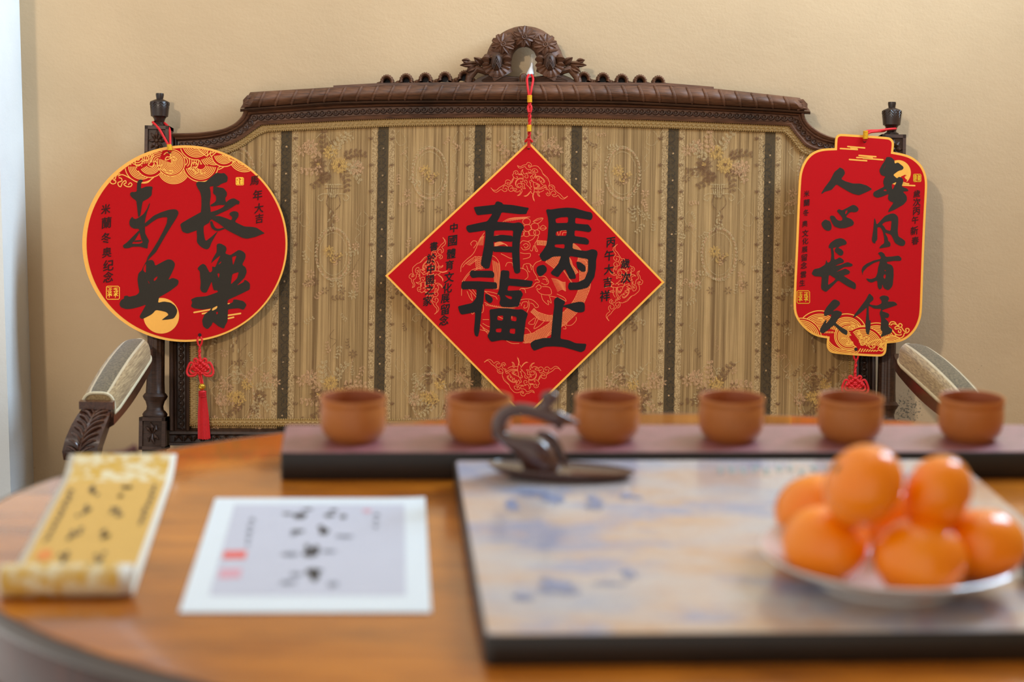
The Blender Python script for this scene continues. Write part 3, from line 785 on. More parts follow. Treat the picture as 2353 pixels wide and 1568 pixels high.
def inset(poly, k):
    n = len(poly); A = sum(poly[i][0] * poly[(i + 1) % n][1] - poly[(i + 1) % n][0] * poly[i][1] for i in range(n)); s = 1 if A > 0 else -1; out = []
    for i in range(n):
        a, b, c = Vector(poly[i - 1]), Vector(poly[i]), Vector(poly[(i + 1) % n])
        e, f = (b - a).normalized(), (c - b).normalized(); nn = Vector((-(e.y + f.y), e.x + f.x)); nn.normalize()
        cs = max(.4, nn.dot(Vector((-e.y, e.x)))); out.append(tuple(b + nn * (s * k / cs)))
    return out
# small brush-written characters come from the outlines of the built-in font
_glyph = {}
def glyphs(chars):
    need = [c for c in sorted(set(chars)) if c not in _glyph]; obs = []
    for c in need:
        cu = bpy.data.curves.new('t', 'FONT'); cu.body = c; cu.size = 1; cu.resolution_u = 2; cu.offset = .003; cu.fill_mode = 'FRONT'
        o = bpy.data.objects.new('t', cu); COL.objects.link(o); obs.append((c, o, cu))
    bpy.context.view_layer.update(); dg = bpy.context.evaluated_depsgraph_get()
    for c, o, cu in obs:
        me = o.evaluated_get(dg).to_mesh()
        V = [(v.co.x, v.co.y) for v in me.vertices]; F = [tuple(p.vertices) for p in me.polygons]
        if V:
            x0 = min(v[0] for v in V); x1 = max(v[0] for v in V); y0 = min(v[1] for v in V); y1 = max(v[1] for v in V)
            sc = max(x1 - x0, y1 - y0) or 1; V = [((x - (x0 + x1) / 2) / sc, (y - (y0 + y1) / 2) / sc) for x, y in V]
        _glyph[c] = (V, F); o.evaluated_get(dg).to_mesh_clear()
    for c, o, cu in obs: bpy.data.objects.remove(o); bpy.data.curves.remove(cu)
def write(parent, text, pts, size, fn, mat, name='inscription', shear=.14, wid=.9):
    glyphs(text); m = MB()
    for i, (c, (px, py)) in enumerate(zip(text, pts)):
        V, F = _glyph[c]; k = size * (.84 + .14 * ((i * 37) % 10) / 10)
        for q, (ox, oy) in enumerate(((-.022, 0), (.022, .012), (0, -.022))):        # three shifted passes thicken the strokes like a brush
            m.add([fn(px + ((x + ox) * wid + y * .04) * k, py - (y + oy + x * shear) * k) + BN * (q * 4e-5) for x, y in V], F)
    return m.build(name, mat, parent, False)
def dashes(parent, segs, wid, fn, mat, name, smooth=5):
    m = MB()
    for g in segs: ribbon(m, g, wid, fn, smooth if len(g) > 2 else 0)
    return m.build(name, mat, parent, False)
def disc(cx, cy, r, n=48): return [(cx + r * math.cos(6.28319 * i / n), cy + r * math.sin(6.28319 * i / n)) for i in range(n)]
def bars(parent, segs, wid, fn, mat, name='cloud_bars'):
    m = MB()
    for (x0, y0, x1, y1) in segs:
        a = math.atan2(y1 - y0, x1 - x0); P = [(x0 + wid / 2 * math.cos(a + q), y0 + wid / 2 * math.sin(a + q)) for q in [math.pi / 2 + math.pi * i / 6 for i in range(7)]] + [(x1 + wid / 2 * math.cos(a + q), y1 + wid / 2 * math.sin(a + q)) for q in [-math.pi / 2 + math.pi * i / 6 for i in range(7)]]
        fill2d(m, [P], fn)
    return tag(m.build(name, mat, parent, False), kind='stuff')
def waves(board, fans, wid, clip, curls, name='wave_pattern', h=.0004):
    """overlapping fans of concentric lines; earlier fans lie over later ones"""
    m = MB(); fn = board.fn(h); r_ = MB(); fr = board.fn(h - .0001)
    for i, (cx, cy, radii, a0, a1, band) in enumerate(fans):
        for r in radii:
            run = []; n = max(10, int(r * abs(a1 - a0) / 2.2))
            for k in range(n + 1):
                a = math.radians(a0 + (a1 - a0) * 57.29578 * 0 + 0) if False else a0 + (a1 - a0) * k / n
                p = (cx + r * math.cos(a), cy + r * math.sin(a) * .97)
                ok = inside(p, clip) and not any(math.hypot(p[0] - f[0], (p[1] - f[1]) / .97) < f[5] and f[6](p) for f in [(q[0], q[1], 0, 0, 0, q[5], (lambda pp, q=q: q[3] - .12 <= angn(math.atan2((pp[1] - q[1]) / .97, pp[0] - q[0]), q[3]) <= q[4] + .12)) for q in fans[:i]])
                if ok: run.append(p)
                elif len(run) > 1: ribbon(m, run, wid, fn, 0); run = []
                else: run = []
            if len(run) > 1: ribbon(m, run, wid, fn, 0)
    for c in curls: ribbon(m, c, wid * 1.1, board.fn(h + .00005), 5)
    return tag(m.build(name, M['gold'], board.root, False), kind='stuff')
def angn(a, lo):
    while a < lo - .2: a += 2 * math.pi
    while a > lo - .2 + 2 * math.pi: a -= 2 * math.pi
    return a
def seal(board, cx, cy, s, dense=False, mat='gold_thread'):
    m = MB(); fn = board.fn(.0005); k = s / 2; rr = random.Random(int(cx))
    q = [(cx - k, cy - k * .9), (cx - k * .8, cy - k), (cx + k * .8, cy - k), (cx + k, cy - k * .8), (cx + k, cy + k * .85), (cx + k * .85, cy + k), (cx - k * .85, cy + k), (cx - k, cy + k * .8), (cx - k, cy - k * .9)]
    ribbon(m, q, 1.6, fn, 0)
    for side in (-.48, .45):
        for j in range(5 if not dense else 6):
            y = cy + k * (-.72 + 1.44 * j / 5); x = cx + side * k
            ribbon(m, [(x - k * .36, y + rr.uniform(-1, 1)), (x, y + rr.uniform(-2, 1)), (x + k * .36, y + rr.uniform(-1, 1.5))], 1.5 if not dense else 1.9, fn, 3)
        ribbon(m, [(cx + side * k, cy - k * .75), (cx + side * k + 1, cy), (cx + side * k - 1.5, cy + k * .75)], 1.5, fn, 3)
        ribbon(m, [(cx + side * k - k * .3, cy - k * .2), (cx + side * k + k * .3, cy + k * .5)], 1.4, fn, 0); ribbon(m, [(cx + side * k + k * .3, cy - k * .2), (cx + side * k - k * .3, cy + k * .5)], 1.4, fn, 0)
    m.build('seal', M[mat], board.root, False)
def hole(board, x, y, r=4):
    m = MB(); fill2d(m, [disc(x, y, r, 16)], board.fn(.0009)); m.build('cord_hole', M['hole'], board.root, False)
def cordpath(pts): return catmull([Vector(p) for p in pts], 8)
def braidcord(m, path, r, tw=2.2):
    """two strands twisted round each other along a path"""
    L = sum((a - b).length for a, b in zip(path, path[1:])); n = max(8, int(L / .0012)); P = resample(path, n)
    for s in (0, math.pi):
        q = []
        for i, p in enumerate(P):
            t = (P[min(i + 1, n - 1)] - P[max(i - 1, 0)]).normalized(); a = t.orthogonal(); a = (Vector((1, 0, 0)) - t * t.x).normalized(); b = t.cross(a)
            an = s + L * i / n / .0075 * 3.14; q.append(p + (a * math.cos(an) + b * math.sin(an)) * r * .55)
        m.tube(q, r * .72, 6)
def wrap(board, x, y0, y1, r, off, dx=0):
    m = MB(); n = 7
    for i in range(n):
        t = i / (n - 1); c = B(x + dx * t, y0 + (y1 - y0) * t, off); m.tube([c + Vector((r * math.cos(q), r * math.sin(q), .0002 * q)) for q in [6.283 * k / 12 for k in range(12)]], .0011, 6, closed=True)
    m.tube([B(x, y0, off), B(x + dx, y1, off)], r, 10); m.build('gold_wrap', M['gold_thread'], board.root)
def pendant(board, hx, hy, kx, ky, bx, by, tl, off, tassel=True):
    """short cord from the lower hole, a woven endless knot, a gold bead and the tassel"""
    m = MB()
    for s in (-1, 1): m.tube(cordpath([B(hx, hy, off + .0015), B(hx + s * 5, hy + 10, off + .004), B(hx + s * 4, hy + 20, off + .003), B(hx, hy + 27, off + .002)]), .0018, 7)
    braidcord(m, [B(hx, hy + 25, off + .002), B((hx + kx) / 2 - 1, (hy + ky) / 2 + 5, off), B(kx, ky - 20, off)], .0019)
    m.ball(B(hx - .5, hy + 38, off), (.0030, .0028, .0032), 8, 6); m.ball(B((hx + kx) / 2 - 1, (hy + ky) / 2 + 12, off), (.0028, .0028, .0034), 8, 6)
    m.build('hanging_cord', M['cord'], board.root)
    m = MB(); r = .0021
    for s in (-1, 1):                                         # 45-degree weave
        for k in range(-2, 3):
            P = []
            for j in range(13):
                t = (j / 12 - .5) * 32; px = kx + (t * .71) + (k * 6.2 * -.71 * s); py = ky + (t * .60 * s) + k * 6.2 * .60
                P.append(B(px, py, off + .001 + .0015 * math.sin(j * 1.57 + (0 if s > 0 else math.pi))))
            m.tube(P, r, 6)
    for sx in (-1, 1):                                        # ear loops
        for w_, h_, dy in ((30, 18, 4), (23, 12, 3)):
            m.tube(cordpath([B(kx + sx * 10, ky - 10 + dy, off), B(kx + sx * (w_ - 8), ky - h_ * .9 + dy, off + .001), B(kx + sx * w_, ky + 2 + dy, off), B(kx + sx * (w_ - 4), ky + h_ * .75 + dy, off + .001), B(kx + sx * 12, ky + h_ * .72 + dy, off + .001), B(kx + sx * 6, ky + 8, off)]), r, 7)
        m.tube(cordpath([B(kx + sx * 3, ky - 12, off), B(kx + sx * 9, ky - 21, off + .002), B(kx + sx * 14, ky - 18, off + .001), B(kx + sx * 8, ky - 8, off)]), r, 7)
    m.tube([B(kx, ky - 24, off), B(kx, ky - 12, off)], .0027, 7)
    m.build('endless_knot', M['cord'], board.root)
    m = MB()
    for s in (-1, 1): m.tube([B(kx + s * 2.5, ky + 16, off), B(bx + s * 2, by - 6, off)], .0016, 6)
    m.build('knot_cord', M['cord'], board.root)
    m = MB(); R_ = .0059; rows = []
    for i in range(13):
        a = math.pi * i / 12; rows.append([B(bx, by, off) + Vector(((R_ + .0005 * math.cos(8 * q)) * math.sin(a) * math.cos(q), (R_ + .0005 * math.cos(8 * q)) * math.sin(a) * math.sin(q), -R_ * math.cos(a))) for q in [6.28319 * k / 32 for k in range(32)]])
    m.grid(rows, close_v=True); m.build('gold_bead', M['gold_bead'], board.root)
    m = MB(); t0 = B(bx + 1, by + 9, off); ln = tl * MM; rows = []
    for t, rr in ((0, .003), (.02, .0056), (.08, .0062), (.13, .0058), (.15, .0062), (.22, .0068), (.5, .0088), (.8, .0098), (1, .0104)):
        rows.append([t0 + Vector(((rr + .0006 * math.cos(22 * q) * (t > .1)) * math.cos(q) + .002 * t, (rr + .0006 * math.cos(22 * q) * (t > .1)) * .7 * math.sin(q), -ln * t + (.001 * math.cos(17 * q) if t == 1 else 0))) for q in [6.28319 * k / 88 for k in range(88)]])
    m.grid(rows, close_v=True); m.fan(rows[0]); m.fan(rows[-1])
    for z in (.02, .05, .08, .11): m.tube([t0 + Vector((.0062 * math.cos(q), .0062 * math.sin(q), -ln * z)) for q in [6.283 * k / 14 for k in range(14)]], .0009, 5, closed=True)
    m.build('tassel', M['tassel'], board.root)

# ---- round board
circ = [(424.5 + 235.5 * math.cos(q), 560 + 226 * math.sin(q)) for q in [6.28319 * i / 120 for i in range(120)]]
facec = [(427.5 + 228.5 * math.cos(q), 560.5 + 220.5 * math.sin(q)) for q in [6.28319 * i / 120 for i in range(120)]]
RB = Board('round_board', circ, facec, .036, 'round red board with four black brush characters and gold moon hanging on left settee post')
f4 = RB.fn(.0004)
m = MB(); fill2d(m, [disc(370.5, 726, 41)], f4); m.build('moon', M['gold'], RB.root, False)
bars(RB.root, [C2([(1215, 1100), (1470, 1055)])[0] + C2([(1215, 1100), (1470, 1055)])[1], C2([(1340, 1118)])[0] + C2([(1420, 1104)])[0], C2([(1470, 1045)])[0] + C2([(1565, 1005)])[0], C2([(1480, 1070)])[0] + C2([(1560, 1030)])[0], C2([(1720, 1145)])[0] + C2([(1912, 1115)])[0], C2([(1730, 1190)])[0] + C2([(1808, 1172)])[0], C2([(1680, 985)])[0] + C2([(1745, 970)])[0]], 3.6, f4, M['gold'])
ch = RB
chang = [[C1([(1210, 220), (1235, 183), (1360, 190), (1420, 135), (1530, 45), (1600, 58), (1650, 50), (1705, 110), (1695, 190), (1610, 215), (1545, 262), (1480, 255), (1420, 262), (1437, 330), (1442, 400), (1425, 520), (1440, 650), (1420, 820), (1330, 870), (1330, 960), (1345, 1060), (1365, 1105), (1460, 1030), (1555, 945), (1500, 1040), (1450, 1130), (1425, 1200), (1390, 1235), (1330, 1220), (1270, 1180), (1225, 1120), (1228, 1040), (1222, 940), (1230, 800), (1290, 650), (1297, 540), (1295, 430), (1275, 340), (1240, 290)])],
         [C1([(1480, 250), (1560, 272), (1640, 285), (1690, 350), (1690, 400), (1660, 445), (1685, 530), (1640, 550), (1580, 545), (1450, 572), (1430, 548), (1480, 520), (1525, 480), (1520, 400), (1475, 370)])],
         [C1([(1680, 500), (1740, 455), (1800, 440), (1850, 470), (1893, 493), (1870, 545), (1830, 528), (1700, 600), (1560, 690), (1500, 715), (1400, 820), (1330, 865), (1220, 940), (1080, 988), (1000, 960), (968, 850), (990, 825), (1100, 760), (1290, 655), (1440, 655), (1540, 625), (1640, 575)])],
         [C1([(1440, 760), (1500, 715), (1570, 715), (1680, 750), (1760, 785), (1775, 735), (1725, 695), (1740, 660), (1800, 638), (1865, 655), (1872, 720), (1810, 805), (1900, 850), (1960, 878), (2080, 885), (2150, 897), (2278, 985), (2240, 995), (2130, 1040), (2000, 1068), (1930, 1055), (1770, 975), (1660, 915), (1640, 890), (1560, 830)])],
         [C1([(1425, 800), (1460, 790), (1490, 870), (1525, 910), (1570, 915), (1640, 893), (1660, 915), (1560, 950), (1500, 940), (1450, 905)])],
         [C1([(1500, 712), (1640, 640), (1800, 545), (1850, 530), (1700, 625)])]]
ch.char(chang, M['ink_brown'])
wei = [[C1([(305, 190), (345, 148), (390, 155), (385, 190), (365, 205), (358, 295), (440, 260), (520, 258), (545, 270), (530, 330), (530, 395), (470, 450), (390, 490), (380, 540), (352, 710), (320, 740), (305, 600), (290, 480), (230, 440), (190, 390), (205, 345), (270, 345), (298, 335), (300, 260)])],
       [C1([(505, 505), (490, 570), (455, 660), (430, 760), (418, 850), (425, 900), (425, 980), (480, 1085), (487, 1108), (470, 1150), (465, 1222), (430, 1215), (400, 1150), (370, 1080), (340, 970), (335, 930), (320, 912), (260, 915), (200, 885), (180, 830), (190, 775), (230, 722), (245, 755), (290, 765), (340, 730), (400, 690), (460, 600), (480, 540)])],
       [C1([(335, 935), (340, 970), (265, 1095), (215, 1145), (345, 1145), (420, 1110), (465, 1222), (340, 1190), (230, 1190), (170, 1215), (95, 1215), (80, 1170), (140, 1130), (210, 1060)])],
       [C1([(260, 1095), (370, 1085), (370, 1112), (250, 1118)])],
       [C1([(415, 835), (480, 780), (560, 710), (680, 655), (800, 618), (880, 610), (925, 625), (945, 670), (920, 730), (870, 810), (810, 905), (740, 1020), (660, 1160), (590, 1280), (520, 1345), (437, 1440), (470, 1340), (540, 1240), (620, 1110), (700, 960), (760, 830), (773, 735), (700, 735), (620, 755), (540, 805), (430, 890)])]]
ch.char(wei, M['ink_brown'])
yang = [[C2([(490, 345), (525, 315), (590, 310), (615, 340), (630, 400), (720, 350), (800, 310), (830, 300), (890, 312), (930, 365), (920, 420), (870, 530), (825, 612), (890, 578), (970, 605), (985, 635), (970, 690), (850, 780), (730, 850), (690, 870), (672, 955), (760, 935), (860, 950), (930, 1000), (965, 1070), (950, 1130), (910, 1190), (830, 1205), (725, 1215), (790, 1165), (835, 1135), (800, 1095), (720, 1075), (640, 1062), (590, 1120), (540, 1150), (450, 1195), (415, 1195), (395, 1160), (440, 1080), (495, 980), (400, 1015), (280, 1045), (190, 1050), (110, 1020), (92, 970), (120, 910), (165, 890), (160, 855), (215, 845), (235, 865), (350, 840), (395, 795), (375, 690), (365, 600), (380, 510), (440, 455), (490, 510), (495, 400)]),
         C2([(605, 600), (670, 548), (655, 600), (615, 632)]), C2([(515, 618), (540, 640), (545, 680)])],
        [C2([(490, 340), (503, 347), (455, 420), (450, 480), (430, 460)])]]
ch.char(yang, M['ink_brown'])
le = [[C2([(1555, 70), (1610, 62), (1690, 105), (1705, 150), (1680, 215), (1760, 240), (1850, 180), (1885, 158), (1950, 180), (1990, 225), (1985, 285), (1935, 385), (1990, 420), (2007, 490), (1975, 575), (1855, 697), (1965, 640), (1970, 608), (2010, 622), (2055, 665), (2052, 755), (1900, 830), (1720, 912), (1715, 985), (1800, 945), (1800, 905), (1850, 905), (1960, 930), (2005, 985), (1960, 1062), (1880, 1035), (1725, 1050), (1722, 1120), (1715, 1240), (1680, 1300), (1665, 1345), (1580, 1310), (1495, 1240), (1480, 1290), (1415, 1355), (1350, 1310), (1335, 1220), (1370, 1130), (1460, 1060), (1470, 1035), (1350, 1055), (1215, 1040), (1165, 1010), (1190, 945), (1165, 905), (1240, 870), (1400, 855), (1500, 820), (1580, 790), (1555, 765), (1510, 770), (1490, 700), (1480, 630), (1450, 700), (1400, 805), (1340, 800), (1305, 755), (1315, 650), (1305, 560), (1300, 480), (1262, 445), (1300, 395), (1350, 365), (1390, 390), (1450, 505), (1490, 475), (1485, 402), (1530, 425), (1570, 330), (1613, 240), (1560, 280), (1480, 350), (1468, 368), (1490, 300), (1555, 190)]),
       C2([(1783, 265), (1855, 245), (1800, 395)]), C2([(1790, 520), (1888, 492), (1860, 590), (1765, 680)]), C2([(1560, 512), (1602, 512), (1585, 590)]), C2([(1572, 385), (1622, 325), (1620, 357)]), C2([(1545, 1090), (1575, 1090), (1570, 1125), (1550, 1130)]), C2([(1484, 1040), (1568, 995), (1560, 1040), (1484, 1078)])]]
ch.char(le, M['ink_brown'])
W1 = frame(220, 320, 5.8825); q1 = lambda cx, cy, rs: (lambda o: (o[0], o[1], [r / 5.8825 for r in rs]))(W1([(cx, cy)])[0])
def fan_(cx, cy, rs, a0, a1, W=W1, sc=5.8825):
    o = W([(cx, cy)])[0]; return (o[0], o[1], [r / sc for r in rs], math.radians(a0), math.radians(a1), max(rs) / sc + .3)
clipc = [(427.5 + 229.5 * math.cos(q), 560.5 + 221 * math.sin(q)) for q in [6.28319 * i / 120 for i in range(120)]]
rs = lambda a, b, s: list(range(a, b, s))
fans = [fan_(1020, 320, [8, 24, 42, 60, 80, 100, 120, 140, 160, 185], -100, 200), fan_(735, 335, rs(60, 160, 20) + [188], 5, 150), fan_(1420, 345, rs(70, 215, 22) + [238], 10, 165),
        fan_(1055, 395, rs(100, 230, 19), 15, 165), fan_(1735, 205, rs(30, 145, 20) + [172], -20, 170), fan_(1600, 215, rs(70, 185, 22) + [210], 20, 160),
        fan_(1360, 65, rs(50, 195, 22) + [222], -20, 190), fan_(620, 370, rs(70, 195, 21) + [222], 15, 180), fan_(2010, 245, rs(70, 222, 22), 15, 165),
        fan_(850, 300, rs(40, 240, 26), 170, 290), fan_(560, 250, rs(40, 190, 30), 30, 250), fan_(1180, 300, rs(60, 300, 30), -80, 60)]
curl1 = [W1(c) for c in ([(330, 465), (280, 490), (260, 540), (215, 540), (195, 580), (230, 605), (270, 590), (265, 560), (240, 560)], [(310, 520), (345, 530), (355, 560), (330, 575), (300, 590), (310, 630), (340, 640), (360, 590), (400, 560), (410, 590), (380, 610), (420, 640), (470, 640), (490, 610), (465, 590), (440, 620)], [(300, 500), (360, 480), (450, 520), (560, 580), (690, 590), (760, 530)],
        [(560, 270), (530, 310), (550, 360), (600, 350), (640, 300), (700, 280)], [(620, 230), (690, 225), (720, 260), (690, 290), (640, 270)], [(780, 240), (760, 190), (700, 220)], [(740, 190), (760, 250), (740, 310), (710, 350), (760, 370), (790, 330), (780, 300), (820, 310), (840, 350), (880, 360), (900, 340)],
        [(920, 210), (960, 180), (1010, 200), (1000, 240), (960, 240), (940, 280), (990, 270), (1040, 240), (1090, 250), (1080, 285), (1040, 280)], [(840, 410), (870, 400), (900, 420), (930, 400), (950, 440), (990, 470), (1040, 450), (1030, 420), (990, 430)],
        [(1250, 400), (1290, 370), (1300, 330), (1340, 315), (1380, 350), (1350, 385), (1320, 370)], [(1250, 400), (1310, 410), (1350, 440), (1340, 470), (1390, 440), (1380, 410), (1420, 420), (1420, 460), (1470, 470), (1475, 440)],
        [(1370, 115), (1420, 170), (1500, 230), (1510, 190), (1520, 150), (1570, 155), (1590, 180), (1550, 190), (1560, 230), (1600, 200), (1640, 165)], [(1690, 190), (1720, 200), (1730, 230), (1780, 230), (1810, 280), (1850, 290), (1890, 300), (1840, 310)])]
waves(RB, fans, 2.0, clipc, curl1)
write(RB.root, '馬年大吉', [(584.6, 415), (592, 448), (595, 478.5), (595.7, 502)], 25, RB.fn(.0008), M['ink_small'])
write(RB.root, '米蘭冬奥纪念', [(243, 480.7), (244.6, 512), (243.6, 547), (245.6, 580), (249, 610), (248.6, 636.6)], 27, RB.fn(.0008), M['ink_small'])
seal(RB, 551, 416.7, 17, True); seal(RB, 259.5, 673, 30)
hole(RB, 390, 349); hole(RB, 459, 770)
m = MB(); o = RB.off
m.tube(cordpath([B(390, 338, o + .003), B(378, 318, .032), B(366, 297, .030), B(353, 283, .020), B(352, 281, .004), B(362, 281, -.014), B(372, 282, -.014), B(379, 284, .006), B(389, 296, .024), B(391, 315, .032), B(391, 338, o + .003)]), .0021, 8)
m.tube([B(391, 342, o + .004), B(391, 349, o)], .0026, 7); m.build('hanging_loop', M['cord'], RB.root)
wrap(RB, 389, 334, 345, .0034, o + .0035, 1.5)
pendant(RB, 459, 770, 460, 846, 464, 889, 113, o - .004)

# ---- diamond board
dia = [(1215, 325), (1527, 649), (1207, 962), (885, 634)]
DB = Board('diamond_board', dia, inset(dia, 4.6), .023, 'red diamond board with four bold black characters hanging in front of the striped settee back')
def cen(a): return a
you = [[D1([(258, 245), (290, 238), (590, 205), (595, 170), (625, 150), (700, 175), (710, 200), (860, 210), (1030, 240), (1118, 255), (1085, 310), (1075, 350), (960, 352), (690, 322), (650, 420), (615, 470), (740, 475), (880, 490), (960, 475), (1010, 500), (1042, 555), (1000, 640), (975, 760), (965, 920), (975, 1150), (980, 1250), (930, 1275), (890, 1260), (865, 1160), (850, 960), (855, 780), (870, 605), (720, 600), (575, 605), (565, 760), (570, 850), (545, 1000), (500, 1190), (430, 1195), (365, 1130), (390, 1000), (420, 850), (440, 700), (440, 600), (330, 620), (180, 640), (140, 580), (150, 530), (280, 500), (470, 460), (550, 345), (400, 360), (310, 370), (280, 310)])],
       [D1([(560, 690), (690, 670), (860, 685), (860, 780), (700, 770), (560, 785)])], [D1([(560, 850), (700, 845), (870, 855), (860, 945), (700, 938), (560, 935)])]]
DB.char(you, M['ink_black'])
fu = [[D2([(260, 210), (285, 140), (330, 150), (560, 150), (610, 150), (645, 190), (640, 260), (560, 258), (400, 252), (300, 265)])],
      [D2([(130, 390), (150, 312), (400, 312), (680, 330), (690, 400), (680, 432), (490, 430), (478, 620), (450, 760), (435, 900), (415, 1080), (390, 1175), (345, 1155), (330, 1080), (345, 900), (350, 790), (230, 815), (135, 830), (105, 790), (80, 700), (200, 672), (300, 650), (365, 570), (372, 440), (300, 435), (145, 440)])],
      [D2([(500, 505), (560, 520), (625, 580), (610, 640), (570, 655), (510, 610)])],
      [D2([(745, 160), (770, 140), (870, 150), (880, 190), (870, 270), (1010, 280), (1245, 310), (1215, 400), (1100, 400), (860, 378), (845, 460), (1050, 450), (1090, 515), (1055, 580), (1020, 705), (900, 715), (760, 710), (720, 660), (740, 580), (720, 520), (685, 525), (720, 440), (725, 320)]), D2([(800, 525), (920, 550), (915, 597), (850, 575)])],
      [D2([(570, 750), (720, 730), (840, 730), (1000, 750), (1075, 745), (1165, 810), (1130, 920), (1110, 1080), (1090, 1250), (1000, 1245), (760, 1220), (600, 1250), (570, 1220), (535, 1160), (575, 1080), (580, 920)]), D2([(690, 850), (782, 838), (778, 920), (690, 915)]), D2([(900, 845), (990, 865), (985, 935), (900, 920)]), D2([(668, 1045), (762, 1040), (750, 1105), (668, 1100)]), D2([(885, 1045), (970, 1045), (965, 1130), (880, 1115)])]]
DB.char(fu, M['ink_black'])
ma = [[D1([(1375, 290), (1400, 272), (1450, 280), (1560, 262), (1700, 250), (1820, 258), (2000, 310), (2080, 325), (2100, 385), (2075, 445), (1990, 430), (1830, 405), (1825, 495), (1990, 510), (2030, 510), (2085, 590), (2050, 632), (1940, 615), (1820, 600), (1815, 690), (1990, 715), (2045, 760), (2030, 825), (1900, 810), (1790, 795), (1785, 885), (1900, 910), (2000, 920), (2090, 890), (2160, 910), (2175, 960), (2150, 1060), (2148, 1176), (2123, 1326), (2063, 1426), (2023, 1486), (1893, 1521), (1733, 1526), (1713, 1476), (1733, 1406), (1863, 1406), (1973, 1356), (2025, 1226), (2025, 1045), (1900, 1025), (1760, 1000), (1735, 1010), (1745, 1110), (1830, 1280), (1840, 1350), (1740, 1355), (1670, 1195), (1620, 1250), (1560, 1330), (1470, 1290), (1445, 1255), (1560, 1130), (1610, 1000), (1480, 1010), (1400, 1060), (1350, 1080), (1310, 1070), (1270, 985), (1330, 910), (1380, 830), (1400, 720), (1415, 500), (1405, 400)]),
       D1([(1520, 425), (1600, 400), (1718, 395), (1715, 485), (1530, 490)]), D1([(1530, 625), (1600, 605), (1700, 600), (1690, 688), (1525, 685)]), D1([(1510, 820), (1665, 815), (1660, 885), (1510, 860)])],
      [D1([(1230, 1180), (1260, 1150), (1340, 1130), (1390, 1180), (1385, 1240), (1310, 1310), (1265, 1310), (1230, 1250)])], [D1([(1840, 1085), (1900, 1090), (1985, 1150), (1990, 1240), (1930, 1245), (1860, 1190)])]]
DB.char(ma, M['ink_black'])
shang = [[D2([(1565, 600), (1610, 555), (1650, 575), (1735, 620), (1735, 660), (1705, 690), (1850, 650), (1960, 628), (2030, 640), (2045, 690), (2040, 780), (1980, 798), (1900, 790), (1770, 725), (1705, 705), (1690, 900), (1665, 1200), (1800, 1225), (1900, 1270), (2070, 1280), (2045, 1380), (1985, 1412), (1850, 1370), (1700, 1330), (1560, 1320), (1430, 1325), (1255, 1390), (1215, 1340), (1200, 1270), (1260, 1225), (1400, 1190), (1520, 1190), (1545, 900), (1570, 700)])]]
DB.char(shang, M['ink_black'])
